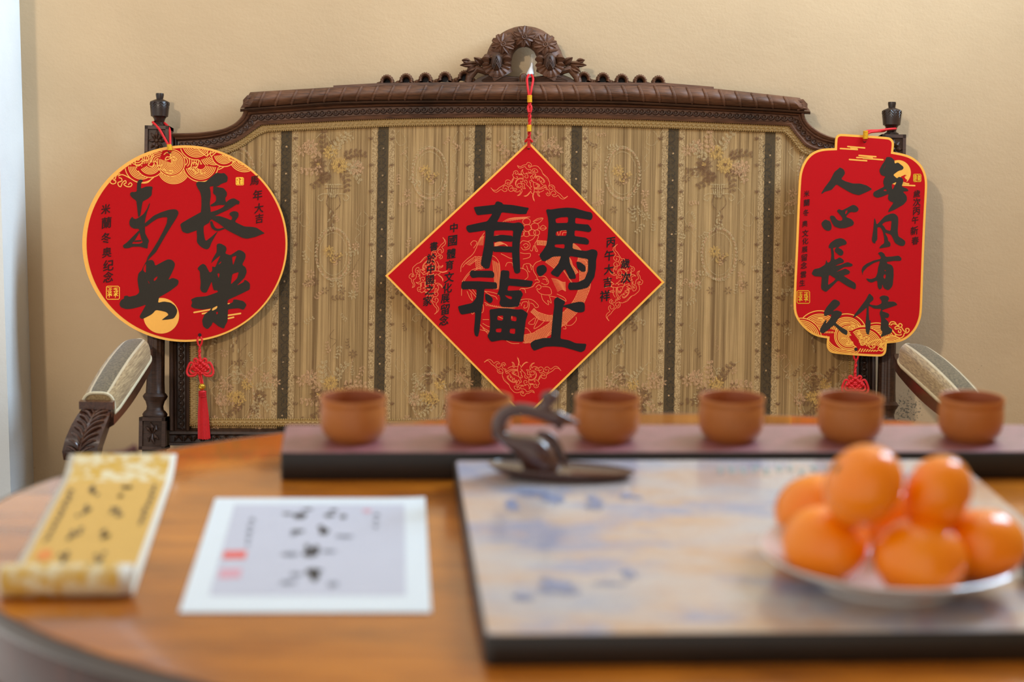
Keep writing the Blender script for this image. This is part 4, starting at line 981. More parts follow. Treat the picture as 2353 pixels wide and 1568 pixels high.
# gold scroll creature in each corner (one drawing turned four ways)
MOT = [[(190, 765), (250, 820), (330, 825), (390, 770), (440, 740), (480, 715), (520, 690), (555, 655), (550, 610), (590, 575), (650, 585), (680, 620), (650, 655), (600, 640), (590, 670), (640, 700), (700, 640)],
       [(200, 775), (260, 850), (330, 875), (390, 840), (440, 805), (480, 830), (520, 860), (570, 850), (590, 810), (560, 780), (530, 800)], [(490, 800), (500, 740), (550, 710), (600, 735), (620, 760), (630, 820), (680, 860), (730, 840), (740, 800), (700, 770), (670, 800)], [(620, 750), (700, 710), (740, 770), (820, 790), (825, 815), (795, 835), (770, 810)],
       [(745, 830), (790, 860), (850, 870), (890, 850), (905, 830)], [(910, 830), (920, 880), (890, 930), (840, 960), (900, 945), (950, 880), (955, 830), (930, 795), (970, 800)], [(700, 640), (710, 580), (750, 520), (730, 470), (725, 440), (755, 420), (750, 380), (790, 350), (840, 355), (860, 400), (830, 435), (800, 430), (790, 400), (815, 380)],
       [(750, 500), (790, 540), (840, 530), (845, 500), (815, 490)], [(860, 430), (920, 425), (970, 440), (985, 500), (985, 550), (970, 620), (920, 610), (950, 660), (1020, 680), (1010, 740), (1040, 790), (980, 780)], [(985, 535), (900, 530), (830, 570), (795, 640), (800, 700), (840, 755), (900, 765), (940, 740), (910, 720)], [(980, 780), (960, 700), (930, 670), (880, 660), (845, 690), (850, 730), (890, 740)],
       [(985, 553), (905, 548), (840, 585), (808, 645), (812, 700)], [(960, 440), (935, 380), (980, 310), (970, 360), (1010, 430), (1060, 420), (1100, 460), (1100, 515), (1050, 525), (1020, 490), (1060, 470)], [(845, 215), (870, 270), (920, 285), (980, 260), (1035, 250), (1060, 290), (1110, 320), (1170, 320), (1180, 370), (1150, 395), (1110, 370)],
       [(850, 225), (920, 250), (980, 215), (1060, 195), (1090, 150), (1140, 150), (1185, 190), (1170, 235), (1130, 225), (1140, 195)], [(1110, 200), (1120, 250), (1150, 270), (1200, 240), (1270, 225), (1340, 240), (1400, 300), (1440, 350), (1465, 410), (1530, 470), (1590, 530), (1620, 600), (1635, 660), (1610, 740)],
       [(1050, 405), (1180, 410), (1260, 390), (1340, 385), (1330, 330), (1280, 300), (1220, 310), (1210, 350), (1240, 370), (1275, 350), (1250, 335)], [(1190, 480), (1240, 430), (1300, 430), (1280, 480), (1380, 480), (1460, 530), (1515, 600), (1500, 640), (1450, 640)], [(1300, 495), (1380, 497), (1450, 545), (1495, 605), (1480, 628)],
       [(1170, 500), (1200, 470), (1215, 510), (1230, 540), (1250, 520), (1280, 460), (1290, 540), (1320, 500), (1345, 590), (1380, 520), (1400, 620), (1440, 590), (1425, 650), (1480, 700)], [(1160, 480), (1180, 540), (1230, 620), (1300, 650), (1380, 690), (1390, 740), (1330, 760), (1260, 770)], [(1235, 610), (1240, 700), (1260, 780), (1250, 860)], [(1290, 690), (1350, 680), (1340, 740), (1380, 700)],
       [(1205, 620), (1180, 590), (1145, 600), (1145, 640), (1180, 640)], [(1160, 650), (1170, 720), (1200, 740), (1150, 770), (1190, 820)], [(1050, 640), (1010, 610), (1030, 580), (1070, 590), (1085, 630), (1070, 690), (1140, 760), (1150, 800)], [(1240, 760), (1300, 780), (1400, 775), (1480, 730), (1520, 700), (1550, 720), (1540, 750), (1500, 740)], [(1250, 790), (1340, 805), (1420, 800), (1500, 770), (1560, 760), (1570, 790), (1530, 800)],
       [(1500, 820), (1440, 860), (1380, 880), (1370, 940), (1400, 975), (1360, 965), (1335, 910), (1330, 860), (1360, 845), (1375, 875), (1345, 880)], [(1170, 840), (1190, 900), (1240, 910), (1250, 870), (1320, 870)], [(1610, 740), (1660, 700), (1720, 710), (1760, 760), (1755, 800), (1830, 880), (1900, 930), (1960, 1000), (2010, 1015), (2080, 970)], [(1620, 750), (1640, 800), (1690, 815), (1720, 780), (1700, 740), (1660, 740)],
       [(1560, 820), (1600, 810), (1635, 860), (1635, 905), (1600, 920), (1575, 890), (1605, 880)], [(1545, 900), (1580, 960), (1640, 950), (1680, 870), (1740, 845), (1790, 900), (1760, 940), (1720, 930)], [(1690, 930), (1730, 980), (1790, 985), (1840, 950), (1890, 1010), (1950, 1045), (2010, 1030), (2080, 975)]]
MOT += [[(1465 + 24 * i, 415 + 26 * i + i * i), (1480 + 22 * i, 445 + 22 * i + i * i)] for i in range(7)] + [[(700 + 8 * i, 630 - 18 * i), (715 + 8 * i, 640 - 16 * i)] for i in range(6)] + [[(870 + 18 * i, 430), (885 + 18 * i, 455)] for i in range(5)]
THICK = [[(1255, 880), (1225, 960), (1240, 1040), (1270, 1110)], [(1175, 840), (1110, 930), (1050, 970), (990, 968)]]
dc = Vector((1208.5, 642))
def turn(p, k):
    d = Vector((1110 + p[0] / 10.695, 360 + p[1] / 10.695)) - dc; ax = -.012
    for _ in range(k): d = Vector((d.y, -d.x))
    return tuple(dc + d)
for k in range(4):
    m = MB()
    for g in MOT: ribbon(m, [turn(p, k) for p in g], 1.25, DB.fn(.0004), 4)
    for g in THICK: ribbon(m, [turn(p, k) for p in g], [1.2, 2.6, 2.6, .5], DB.fn(.00042), 5)
    tag(m.build('corner_scroll', M['gold_soft'], DB.root, False), kind='stuff')
# dragon and phoenix medallion printed under the characters
G = frame(1050, 480, 4.75); m = MB(); fd = DB.fn(.0004)
def gl(pts, w=1.3, sm=5): ribbon(m, G(pts), w, fd, sm)
def scaly(path, wid, rows):
    P = resample(catmull([Vector((a, b, 0)) for a, b in path], 8), 200); L = sum((a - b).length for a, b in zip(P, P[1:])); n = int(L / 17)
    Q = resample(P, n)
    def at(i, v):
        i = max(0, min(n - 1, i)); t = (Q[min(i + 1, n - 1)] - Q[max(i - 1, 0)]).normalized(); k = wid[min(int(i / n * len(wid)), len(wid) - 1)] if isinstance(wid, list) else wid
        p = Q[i] + Vector((-t.y, t.x, 0)) * k * v / 2; return (p.x, p.y)
    for v in (-1, 1): gl([at(i, v) for i in range(0, n, 3)] + [at(n - 1, v)], 1.4)
    for i in range(n - 1):
        for r in range(rows):
            v = -1 + 2 * (r + (.5 if i % 2 else 0)) / rows; dv = 1 / rows
            if v + 2 * dv > 1.02: continue
            a, b, c = at(i, v), at(i + 1, v + dv), at(i, v + 2 * dv); gl([a, ((a[0] + b[0]) / 2 + (b[0] - a[0]) * .2, (a[1] + b[1]) / 2 + (b[1] - a[1]) * .2), b, ((c[0] + b[0]) / 2 + (b[0] - c[0]) * .2, (c[1] + b[1]) / 2 + (b[1] - c[1]) * .2), c], 1.1, 2)
scaly([(870, 370), (960, 375), (1040, 385)], 46, 4)
scaly([(1010, 620), (1060, 560), (1130, 520), (1200, 540), (1240, 640), (1290, 720)], [110, 100, 60, 60, 80], 7)
scaly([(1250, 400), (1330, 470), (1380, 600), (1400, 740), (1385, 880), (1320, 1030), (1220, 1150), (1120, 1230), (1000, 1320), (870, 1390), (730, 1425)], [60, 110, 120, 110, 110, 120, 110, 90], 8)
scaly([(820, 1105), (900, 1170), (990, 1195), (1050, 1190)], [50, 70, 60], 5)
for g in ([(905, 1160), (860, 1200), (840, 1260), (780, 1250), (850, 1190)], [(900, 1180), (870, 1240), (840, 1310), (900, 1280), (960, 1220)], [(830, 850), (860, 810), (900, 800), (880, 770), (850, 780)], [(860, 860), (890, 830), (920, 850), (900, 880), (870, 870)], [(870, 880), (900, 920), (960, 940), (1030, 930), (1010, 860), (930, 850)], [(920, 935), (940, 1000), (1000, 1050), (990, 1000), (1030, 1030), (1010, 960)], [(1000, 950), (1050, 960), (1130, 980), (1190, 1010), (1170, 970), (1090, 930)],
          [(890, 740), (960, 740), (1000, 800), (970, 830), (920, 810)], [(935, 770), (970, 770), (985, 800)], [(880, 780), (870, 740), (840, 690), (830, 640), (860, 590), (920, 560), (930, 520), (890, 500)], [(720, 660), (730, 610), (790, 600), (830, 640)], [(760, 620), (780, 680), (800, 690)], [(800, 610), (815, 670)], [(680, 900), (700, 870), (760, 870), (830, 850)], [(700, 870), (740, 880), (750, 920)],
          [(690, 1040), (690, 1000), (760, 985), (830, 1000), (890, 1060), (860, 1080), (830, 1040), (800, 1030)], [(700, 1060), (720, 1020), (770, 1020), (770, 1070), (730, 1085), (740, 1050)], [(780, 1000), (790, 1060), (760, 1140)], [(640, 700), (660, 660), (710, 650), (760, 680), (775, 740), (740, 775)], [(530, 630), (550, 590), (600, 590), (610, 620)], [(640, 585), (660, 600), (640, 640), (610, 620), (625, 590)],
          [(690, 380), (720, 350), (790, 370), (790, 430), (730, 450), (700, 420)], [(720, 400), (750, 380), (780, 400), (750, 430), (735, 410)], [(770, 360), (830, 330), (860, 290), (890, 300), (870, 350), (850, 390), (880, 460), (860, 460), (840, 400), (820, 460), (800, 450)], [(690, 480), (740, 490), (800, 490), (790, 530), (720, 550)],
          [(40, 690), (50, 620), (100, 560), (170, 500), (210, 430), (240, 350), (300, 260)], [(60, 640), (90, 600), (140, 560), (200, 520)], [(160, 400), (150, 380), (180, 350), (215, 360), (210, 390), (180, 430)], [(50, 950), (55, 860), (90, 770), (150, 700), (220, 660)], [(55, 800), (110, 720), (180, 660), (260, 650)], [(110, 900), (140, 970), (170, 1000), (150, 920)],
          [(120, 870), (170, 920), (230, 990), (280, 1040)], [(150, 850), (200, 920), (260, 1000), (290, 1070), (280, 1130), (230, 1140)], [(110, 1130), (120, 1090), (170, 1070), (200, 1110), (170, 1150), (150, 1120)], [(300, 900), (360, 940), (420, 960), (440, 990)], [(300, 1020), (380, 1060), (480, 1080), (600, 1080), (680, 1060)], [(300, 900), (370, 910), (440, 930), (460, 950)],
          [(380, 510), (420, 530), (460, 590), (470, 680), (470, 780), (460, 900), (440, 930)], [(480, 490), (520, 510), (580, 540), (620, 540)], [(350, 1210), (280, 1210)], [(240, 1250), (290, 1300), (360, 1340), (430, 1370)], [(280, 1250), (330, 1280), (360, 1290)], [(280, 1300), (360, 1380), (450, 1400)], [(440, 1170), (500, 1200), (560, 1230), (530, 1260), (460, 1240)], [(520, 1110), (590, 1140), (600, 1200)], [(540, 1440), (600, 1470), (680, 1470)], [(730, 1300), (770, 1310), (810, 1360)], [(1150, 1230), (1200, 1250), (1190, 1270), (1250, 1270), (1300, 1220), (1300, 1180)], [(1140, 1260), (1180, 1280), (1190, 1310), (1160, 1310)], [(970, 1430), (1000, 1360), (1060, 1330)], [(1310, 570), (1390, 560), (1420, 620), (1400, 700)], [(1090, 240), (1110, 300)], [(1120, 290), (1140, 240), (1200, 240)], [(1150, 290), (1160, 260), (1200, 260)]):
    gl(g)
for i in range(9): gl([(500 + 26 * i, 145 - 4 * i), (560 + 26 * i, 110 - 2 * i), (640 + 20 * i, 95 - i)], 1.1)
for cx_, cy_, r_ in ((770, 210, 45), (850, 195, 45), (820, 260, 40), (870, 260, 34), (760, 275, 34), (760, 140, 42), (690, 200, 40), (700, 270, 36)): gl([(cx_ + r_ * math.cos(q * .628), cy_ + r_ * .85 * math.sin(q * .628)) for q in range(11)], 1.2)
for a in ((830, 140, 940, 105), (900, 215, 975, 210)): gl([(a[0], a[1]), ((a[0] + a[2]) / 2, a[1] - 34), (a[2], a[3]), ((a[0] + a[2]) / 2, a[1] + 20), (a[0], a[1])], 1.2); gl([(a[0], a[1]), (a[2], a[3])], 1)
for i in range(12): gl([(1030 + 6 * i, 760 + 13 * i), (1090 + 5 * i, 770 + 10 * i), (1150 + 3 * i, 800 + 9 * i), (1185, 800 + 8 * i)], 1.1)
for i in range(9): gl([(380 + 18 * i, 330 - 8 * abs(i - 4) + 20), (440 + 12 * i, 290), (520 + 8 * i, 300 + 6 * i)], 1.2)
for i in range(7): gl([(410, 380 + 6 * i), (470 + 8 * i, 360 + 4 * i), (540 + 4 * i, 400 + 4 * i)], 1.2)
for i in range(6): gl([(405 + 2 * i, 450 + 4 * i), (470 + 10 * i, 430 + 6 * i), (560, 450 + 3 * i)], 1.1)
for i in range(7): gl([(390 + 11 * i, 560 + 6 * i), (398 + 11 * i, 680), (410 + 9 * i, 800), (400 + 8 * i, 880)], 1.1)
for i in range(6): gl([(205 + 18 * i, 520), (205 + 18 * i, 600), (215 + 16 * i, 660)], 1.1)
for j in range(7): gl([(205, 520 + 22 * j), (222, 530 + 22 * j), (240, 520 + 22 * j), (258, 530 + 22 * j), (275, 520 + 22 * j)], 1.1, 2)
for i in range(7): gl([(95 + 14 * i, 590 - 8 * i), (120 + 14 * i, 610 - 8 * i), (150 + 12 * i, 615 - 10 * i)], 1.1)
for i in range(5): gl([(225 + 14 * i, 400 + 0 * i), (240 + 12 * i, 350 - 6 * i), (260 + 9 * i, 310 - 4 * i)], 1.1)
for i in range(10): gl([(250 + 16 * i, 1320 + 4 * i), (330 + 16 * i, 1340 + 6 * i), (400 + 14 * i, 1390 + 2 * i)], 1.0)
for i in range(16): gl([(1160 + 6 * i, 680 + 9 * i), (1172 + 6 * i, 672 + 9 * i), (1170 + 6 * i, 690 + 9 * i)], 1.1, 0); gl([(310 + 20 * i, 1040 + 3 * i), (322 + 20 * i, 1062 + 3 * i), (330 + 20 * i, 1042 + 3 * i)], 1.1, 0)
for i in range(8): gl([(720 + 14 * i, 1468), (727 + 14 * i, 1452), (734 + 14 * i, 1468)], 1.1, 0)
tag(m.build('dragon_phoenix_print', M['gold_soft'], DB.root, False), kind='stuff')
write(DB.root, '中國體育文化展留念', [(1043, 523), (1040, 553), (1037, 583), (1033, 609), (1032, 637), (1028, 662), (1023, 686), (1023, 711), (1020, 736)], 25, DB.fn(.0008), M['ink_black'])
write(DB.root, '書於中國之家', [(997, 566), (991, 594), (990, 618), (988, 643), (987, 666), (982, 692)], 24, DB.fn(.0008), M['ink_black'])
write(DB.root, '丙午大吉祥', [(1403.6, 556.7), (1400, 587), (1399, 619), (1396, 648.5), (1390, 680)], 26, DB.fn(.0008), M['ink_black'])
write(DB.root, '歲次', [(1437, 605.7), (1438, 638.6)], 26, DB.fn(.0008), M['ink_black'])
hole(DB, 1215, 340, 3.4)
m = MB(); o = DB.off
for s in (-1, 1): m.tube(cordpath([B(1217, 227, .050), B(1217 + s * 4, 205, .050), B(1218 + s * 7, 182, .040), B(1218 + s * 3, 172, .030)]), .0020, 7)
for s in (-1, 1): m.tube(cordpath([B(1217, 238, .048), B(1217 + s * 4, 247, .049), B(1217 + s * 2, 258, .049)]), .0020, 7)
braidcord(m, [B(1217, 236, .049), B(1217, 290, .040), B(1215.5, 322, o + .004)], .0026)
m.tube(cordpath([B(1207, 326, o + .002), B(1211, 321, o + .005), B(1215, 320, o + .006), B(1219, 321, o + .005), B(1223, 326, o + .002)]), .0022, 7)
m.tube([B(1215, 322, o + .005), B(1215, 340, o)], .0028, 7); m.build('hanging_cord', M['cord'], DB.root)
wrap(DB, 1217, 221, 235, .0034, .0495); wrap(DB, 1216, 289, 302, .0032, .0405)

# ---- lantern-shaped board
lo = K3([(258, 262), (260, 215), (266, 200), (280, 192), (295, 191), (520, 206), (540, 213), (552, 228), (554, 245), (550, 281), (600, 290), (640, 304), (670, 325), (695, 352), (711, 385), (719, 420), (720, 460), (712, 600), (703, 800), (696, 1000), (693, 1085), (685, 1125), (668, 1165), (640, 1200), (610, 1222), (575, 1235), (518, 1240), (516, 1275), (510, 1293), (498, 1303), (480, 1307), (350, 1300), (255, 1291), (235, 1284), (222, 1270), (217, 1250), (220, 1215), (170, 1207), (128, 1185), (90, 1150), (62, 1110), (51, 1065), (54, 960), (62, 800), (70, 600), (78, 420), (84, 380), (98, 340), (122, 303), (155, 277), (200, 264)])
def round_poly(P, it=2):
    for _ in range(it):
        out = []; n = len(P)
        for i in range(n):
            a, b, c = Vector(P[i - 1]), Vector(P[i]), Vector(P[(i + 1) % n])
            if (b - a).angle(c - b) < math.radians(40): out += [tuple(b.lerp(a, .25)), tuple(b.lerp(c, .25))]
            else: out.append(tuple(b))
        P = out
    return P
lo = round_poly(lo)
LB = Board('lantern_board', lo, inset(lo, 5.2), .047, 'red lantern-shaped board with eight cursive black characters hanging on right settee post')
f4 = LB.fn(.0004)
m = MB(); fill2d(m, [disc(2064, 397, 29)], f4); m.build('moon', M['gold'], LB.root, False)
L4 = frame(1800, 220, 4.255)
def lb(*s): return [L4([(a, b)])[0] + L4([(c, d)])[0] for a, b, c, d in s]
bars(LB.root, lb((557, 517, 724, 527), (630, 497, 795, 511), (660, 508, 720, 516), (740, 584, 905, 597), (718, 605, 870, 608), (646, 624, 815, 637), (780, 612, 974, 627), (1165, 858, 1225, 862), (1100, 872, 1285, 880)), 3.2, f4, M['gold'])
m = MB(); fill2d(m, [L1([(1440, 430), (1480, 412), (1525, 390), (1495, 410), (1528, 412), (1490, 436), (1512, 470), (1532, 478), (1520, 520), (1450, 505), (1430, 470)])], LB.fn(.0005)); m.build('hare_mark', M['red'], LB.root, False)
LBC = [
 [[L1([(505, 310), (520, 292), (580, 320), (602, 380), (570, 430), (540, 465), (600, 500), (720, 535), (830, 535), (930, 565), (1010, 620), (930, 660), (810, 712), (720, 690), (640, 650), (540, 590), (470, 545), (400, 630), (290, 660), (250, 695), (243, 680), (290, 600), (380, 480), (440, 360)])]],
 [[L1([(243, 1125), (300, 1072), (345, 1090), (375, 1100), (400, 1170), (395, 1230), (345, 1250), (290, 1225), (255, 1180)])], [L1([(370, 1040), (385, 1015), (440, 1020), (470, 1070), (510, 1095), (555, 1090), (565, 1055), (520, 1000), (472, 945), (510, 915), (550, 940), (610, 910), (720, 852), (770, 870), (808, 915), (790, 955), (740, 968), (680, 960), (620, 1020), (620, 1040), (700, 1070), (738, 1120), (720, 1165), (600, 1205), (520, 1208), (440, 1180), (400, 1120)]), L1([(638, 928), (604, 950), (603, 1005), (633, 968)])]],
 [[L1([(1215, 150), (1230, 135), (1290, 138), (1340, 180), (1345, 240), (1390, 215), (1480, 285), (1470, 325), (1400, 345), (1320, 405), (1380, 460), (1410, 430), (1465, 455), (1475, 500), (1450, 580), (1540, 615), (1555, 650), (1465, 655), (1525, 720), (1530, 790), (1480, 850), (1340, 930), (1240, 970), (1260, 920), (1330, 820), (1270, 800), (1240, 760), (1255, 690), (1150, 735), (1080, 752), (1020, 720), (1025, 665), (1110, 620), (1190, 580), (1170, 520), (1185, 455), (1210, 430), (1140, 410), (1112, 340), (1150, 260), (1200, 190)]), L1([(1213, 248), (1187, 290), (1173, 332)]), L1([(1168, 645), (1208, 614), (1232, 650)]), L1([(1297, 545), (1376, 508), (1348, 560), (1312, 632)])]],
 [[L1([(1040, 1050), (1055, 1075), (1075, 1155), (1200, 1020), (1290, 985), (1345, 985), (1395, 1030), (1400, 1100), (1390, 1250), (1400, 1330), (1470, 1370), (1503, 1400), (1505, 1440), (1480, 1475), (1420, 1470), (1350, 1430), (1310, 1340), (1285, 1300), (1195, 1270), (1240, 1345), (1245, 1395), (1280, 1420), (1283, 1480), (1200, 1495), (1110, 1512), (1130, 1470), (1190, 1430), (1185, 1340), (1165, 1250), (1130, 1190), (1085, 1190), (1085, 1380), (1055, 1410), (1055, 1440), (1015, 1425), (1000, 1380), (1020, 1250), (1030, 1150)]), L1([(1150, 1150), (1200, 1112), (1300, 1092), (1290, 1180), (1283, 1248), (1210, 1228), (1192, 1182)])]],
 [[L2([(325, 215), (350, 170), (420, 120), (495, 103), (550, 125), (580, 165), (570, 195), (500, 210), (455, 240), (500, 255), (537, 295), (520, 345), (480, 350), (415, 295), (410, 260), (440, 230), (385, 240), (400, 300), (405, 400), (430, 400), (480, 368), (540, 410), (535, 445), (480, 460), (410, 490), (480, 480), (590, 435), (665, 470), (645, 500), (540, 505), (430, 575), (560, 525), (625, 565), (615, 600), (530, 625), (600, 670), (700, 730), (708, 780), (695, 820), (600, 780), (460, 690), (370, 780), (290, 855), (230, 820), (220, 790), (232, 640), (130, 635), (88, 600), (120, 535), (200, 520), (280, 470), (295, 400), (310, 450), (350, 430), (365, 350), (355, 240), (330, 250)]), L2([(335, 612), (428, 670), (388, 710), (317, 758), (327, 640)])]],
 [[L2([(1005, 315), (1050, 290), (1100, 320), (1115, 365), (1200, 360), (1300, 347), (1340, 385), (1330, 420), (1230, 420), (1130, 435), (1140, 460), (1200, 475), (1225, 520), (1228, 620), (1215, 760), (1190, 800), (1150, 832), (1090, 800), (1070, 740), (1065, 800), (1030, 822), (1005, 780), (1000, 690), (920, 725), (870, 705), (840, 660), (910, 675), (980, 650), (1005, 580), (1010, 520), (1040, 420), (950, 450), (860, 510), (800, 575), (803, 630), (780, 550), (800, 500), (850, 460), (950, 415), (1055, 390), (1040, 350)]), L2([(1097, 545), (1123, 548), (1110, 568)]), L2([(1082, 640), (1100, 602), (1123, 620), (1105, 678)])]],
 [[L2([(840, 960), (890, 868), (945, 920), (950, 960), (890, 1010), (910, 1030), (1000, 1040), (1060, 1010), (1060, 975), (1025, 925), (1080, 897), (1150, 910), (1168, 950), (1140, 985), (1240, 985), (1285, 1030), (1200, 1060), (1090, 1095), (1060, 1115), (1160, 1150), (1168, 1180), (1150, 1215), (1100, 1210), (1160, 1270), (1155, 1330), (1215, 1375), (1190, 1425), (1100, 1460), (1040, 1480), (1075, 1410), (1045, 1370), (1055, 1230), (1030, 1140), (1060, 1085), (960, 1085), (880, 1040), (885, 1180), (890, 1250), (910, 1240), (905, 1350), (880, 1455), (845, 1420), (835, 1320), (850, 1150), (855, 1065), (760, 1150), (665, 1215), (680, 1170), (750, 1080)])]],
 [[L2([(300, 1060), (380, 965), (415, 952), (475, 980), (488, 1020), (440, 1070), (380, 1120), (440, 1105), (510, 1130), (510, 1165), (450, 1240), (420, 1280), (500, 1340), (590, 1390), (580, 1455), (510, 1420), (400, 1310), (330, 1370), (250, 1430), (200, 1405), (210, 1360), (280, 1240), (300, 1240), (285, 1300), (350, 1220), (370, 1160), (265, 1190), (260, 1130)])]]]
for c in LBC: LB.char(c, M['ink_brown'])
W2 = frame(1820, 690, 7.353); F2 = lambda cx, cy, r, a0, a1: fan_(cx, cy, r, a0, a1, W2, 7.353)
clipl = inset(lo, 3)
fansl = [F2(1660, 900, rs(90, 300, 26), -150, -40), F2(1205, 790, rs(60, 310, 27) + [352], -125, -10), F2(960, 612, rs(14, 190, 24) + [215, 240], 60, 340), F2(1425, 730, rs(90, 310, 27) + [355], -150, -20), F2(920, 560, rs(60, 300, 27) + [338], -165, -10),
         F2(150, 640, rs(90, 330, 27) + [345], -110, 10), F2(470, 560, rs(80, 345, 28) + [392], -170, 0), F2(900, 520, rs(330, 520, 26), 60, 165), F2(560, 600, rs(30, 280, 30), 0, 80)]
curl2 = [W2(c) for c in ([(1690, 515), (1760, 580), (1830, 590), (1850, 570)], [(1640, 420), (1670, 370), (1730, 370), (1760, 410), (1720, 400), (1680, 410), (1670, 430)], [(1760, 410), (1800, 430), (1810, 400), (1840, 400), (1860, 430), (1830, 460), (1780, 440), (1740, 460), (1750, 490), (1800, 480), (1840, 510), (1830, 550), (1800, 540), (1800, 510)], [(1850, 460), (1890, 520), (1930, 530), (1920, 490), (1960, 480), (1980, 510), (1950, 550), (1900, 560), (1880, 610), (1820, 640), (1700, 600), (1540, 660)], [(1540, 660), (1620, 690), (1720, 690), (1820, 660)], [(830, 650), (880, 640), (930, 660), (960, 700), (920, 740), (960, 760), (1000, 740), (1000, 700), (970, 760)], [(1100, 580), (1160, 570), (1180, 620), (1140, 620)], [(1140, 720), (1150, 660), (1200, 650), (1220, 700), (1160, 710), (1170, 760), (1230, 740), (1220, 640), (1290, 620), (1300, 660), (1250, 690), (1280, 740)],
         [(1280, 740), (1340, 700), (1440, 670), (1500, 680), (1510, 720), (1480, 760)], [(1290, 770), (1330, 810), (1390, 800), (1400, 750), (1360, 760), (1370, 790)], [(1450, 830), (1480, 780), (1540, 740), (1560, 700)], [(1460, 840), (1520, 860), (1550, 820), (1520, 790), (1480, 800)], [(1020, 700), (1040, 760), (1090, 800)], [(430, 330), (470, 300), (520, 320), (520, 350), (480, 340)], [(500, 380), (520, 350), (560, 360)], [(950, 470), (1000, 430), (1060, 450), (1040, 490), (1000, 480)], [(1070, 520), (1120, 510), (1140, 550), (1100, 560)], [(1110, 450), (1160, 440), (1230, 430)])]
curl2 += [W2([(1120 + 42 * i, 880 - 2 * i), (1160 + 42 * i, 815 + 5 * i)]) for i in range(8)]
waves(LB, fansl, 2.1, clipl, curl2)
write(LB.root, '歲次丙午新春', [(2106.8, 445), (2106.8, 464.8), (2106, 485), (2103, 505.6), (2101, 530), (2103, 553)], 20, LB.fn(.0008), M['ink_small'])
write(LB.root, '米蘭冬奥文化展留念雲生', [(1853.7, 445), (1853.7, 465.7), (1852, 488.7), (1849.6, 514), (1850.5, 536), (1850.5, 554), (1849, 573.6), (1848, 592), (1847, 610), (1846, 631), (1843.6, 650)], 16.5, LB.fn(.0008), M['ink_small'])
seal(LB, 2107.7, 409, 17, True); seal(LB, 1846, 683, 29)
hole(LB, 1987, 324); hole(LB, 1967, 803)
m = MB(); o = LB.off
m.tube(cordpath([B(1987, 312, o + .003), B(1988, 305, o + .004), B(1995, 301, o), B(2020, 300, .036), B(2042, 297, .026), B(2056, 296, .012), B(2058, 295, -.004), B(2050, 294, -.014), B(2038, 294, -.012), B(2036, 297, .008), B(2030, 301, .028), B(2000, 304, o), B(1989, 312, o + .003)]), .0021, 8)
m.tube([B(1988, 316, o + .004), B(1987, 324, o)], .0027, 7); m.build('hanging_loop', M['cord'], LB.root)
wrap(LB, 1989, 303, 319, .0034, o + .0035, -.5)
pendant(LB, 1967, 803, 1965, 886, 1962, 910, 105, o - .006)

# clear hook behind the carved wreath, holding the diamond board's cord
hk = empty('adhesive_hook', B(1220, 160, .012), 'clear plastic hook with white tip behind the carved wreath opening', 'hook')
m = MB(); rows = []
for y, hw in ((124, 3), (126, 5.5), (140, 6.5), (168, 7), (176, 5.5), (178, 3)): rows.append([B(1224 + (y - 150) * -.06 + sx * hw, y, h) for sx, h in ((-1, .004), (-1, .007), (-.6, .009), (.6, .009), (1, .007), (1, .004))])
m.grid(rows, close_v=True); m.fan(rows[0]); m.fan(rows[-1]); m.build('clear_strip', M['plastic'], hk)
m = MB(); rows = []
for y, hw, cx_ in ((144, 2.2, 1222.5), (152, 3.5, 1222), (162, 7, 1220), (170, 9.5, 1218.5), (174, 7, 1217.5), (179, 2, 1216)): rows.append([B(cx_ + hw * math.cos(q), y, .020 + .007 * math.sin(q) * hw / 9) for q in [6.283 * k / 12 for k in range(12)]])
m.grid(rows, close_v=True); m.fan(rows[0]); m.fan(rows[-1]); m.build('white_tip', M['white_plastic'], hk)
# ------------------------------------------------------------------ table
ZT = .75
TC, TA, TB = (.247, 1.767), .749, .5024
n = NT('honey_veneer'); gr = n.noise(n.map((3, 26, 26)), 2.2, 5, .6); bl = n.noise(n.map((2, 3, 3)), 2.0, 3); dkp = n.noise(n.map((3, 9, 5), loc=(1.3, .4, 0)), 2.4, 4)
f = n.math('ADD', n.math('MULTIPLY', gr, .5), n.math('MULTIPLY', bl, .5))
colr = n.mix(n.step(f, .35, .68), lin(156, 84, 18), lin(214, 130, 38)); colr = n.mix(n.math('MULTIPLY', n.step(dkp, .48, .68), .6), colr, lin(108, 60, 28))
n.set(col=colr, rough=.20, spec=.5, coat=.35, coatr=.08); M['table'] = n.m
n = NT('dark_rim'); v = n.noise(n.map((2, 2, 2)), 5, 4); n.set(col=n.mix(v, lin(48, 38, 30), lin(92, 72, 54)), rough=.22, spec=.6, coat=.5, coatr=.15); M['rim'] = n.m
M['mahogany'] = mat_wood('mahogany', lin(44, 18, 10), lin(96, 44, 22), .3, (30, 30, 4), 5)
tb = empty('oval_table', (TC[0], TC[1], 0), 'oval honey-brown veneered table with dark rim standing in front of the settee', 'table')
def ell(k, z, nseg=128): return [Vector((TC[0] + (TA + k) * math.cos(q), TC[1] + (TB + k) * math.sin(q), z)) for q in [6.28319 * i / nseg for i in range(nseg)]]
m = MB(); rows = [ell(-.006, ZT - .004), ell(-.0065, ZT - .0005), ell(-.008, ZT), ell(-.2, ZT), ell(-.48, ZT)]
m.grid(rows, close_v=True); m.fan(rows[-1]); m.build('table_top', M['table'], tb)
m = MB(); rows = [ell(-.007, ZT - .003), ell(-.003, ZT - .0005), ell(0, ZT - .004), ell(.001, ZT - .010), ell(-.001, ZT - .016), ell(-.005, ZT - .019), ell(-.03, ZT - .020), ell(-.06, ZT - .020)]
m.grid(rows, close_v=True); m.fan(rows[-1]); m.build('table_rim', M['rim'], tb)
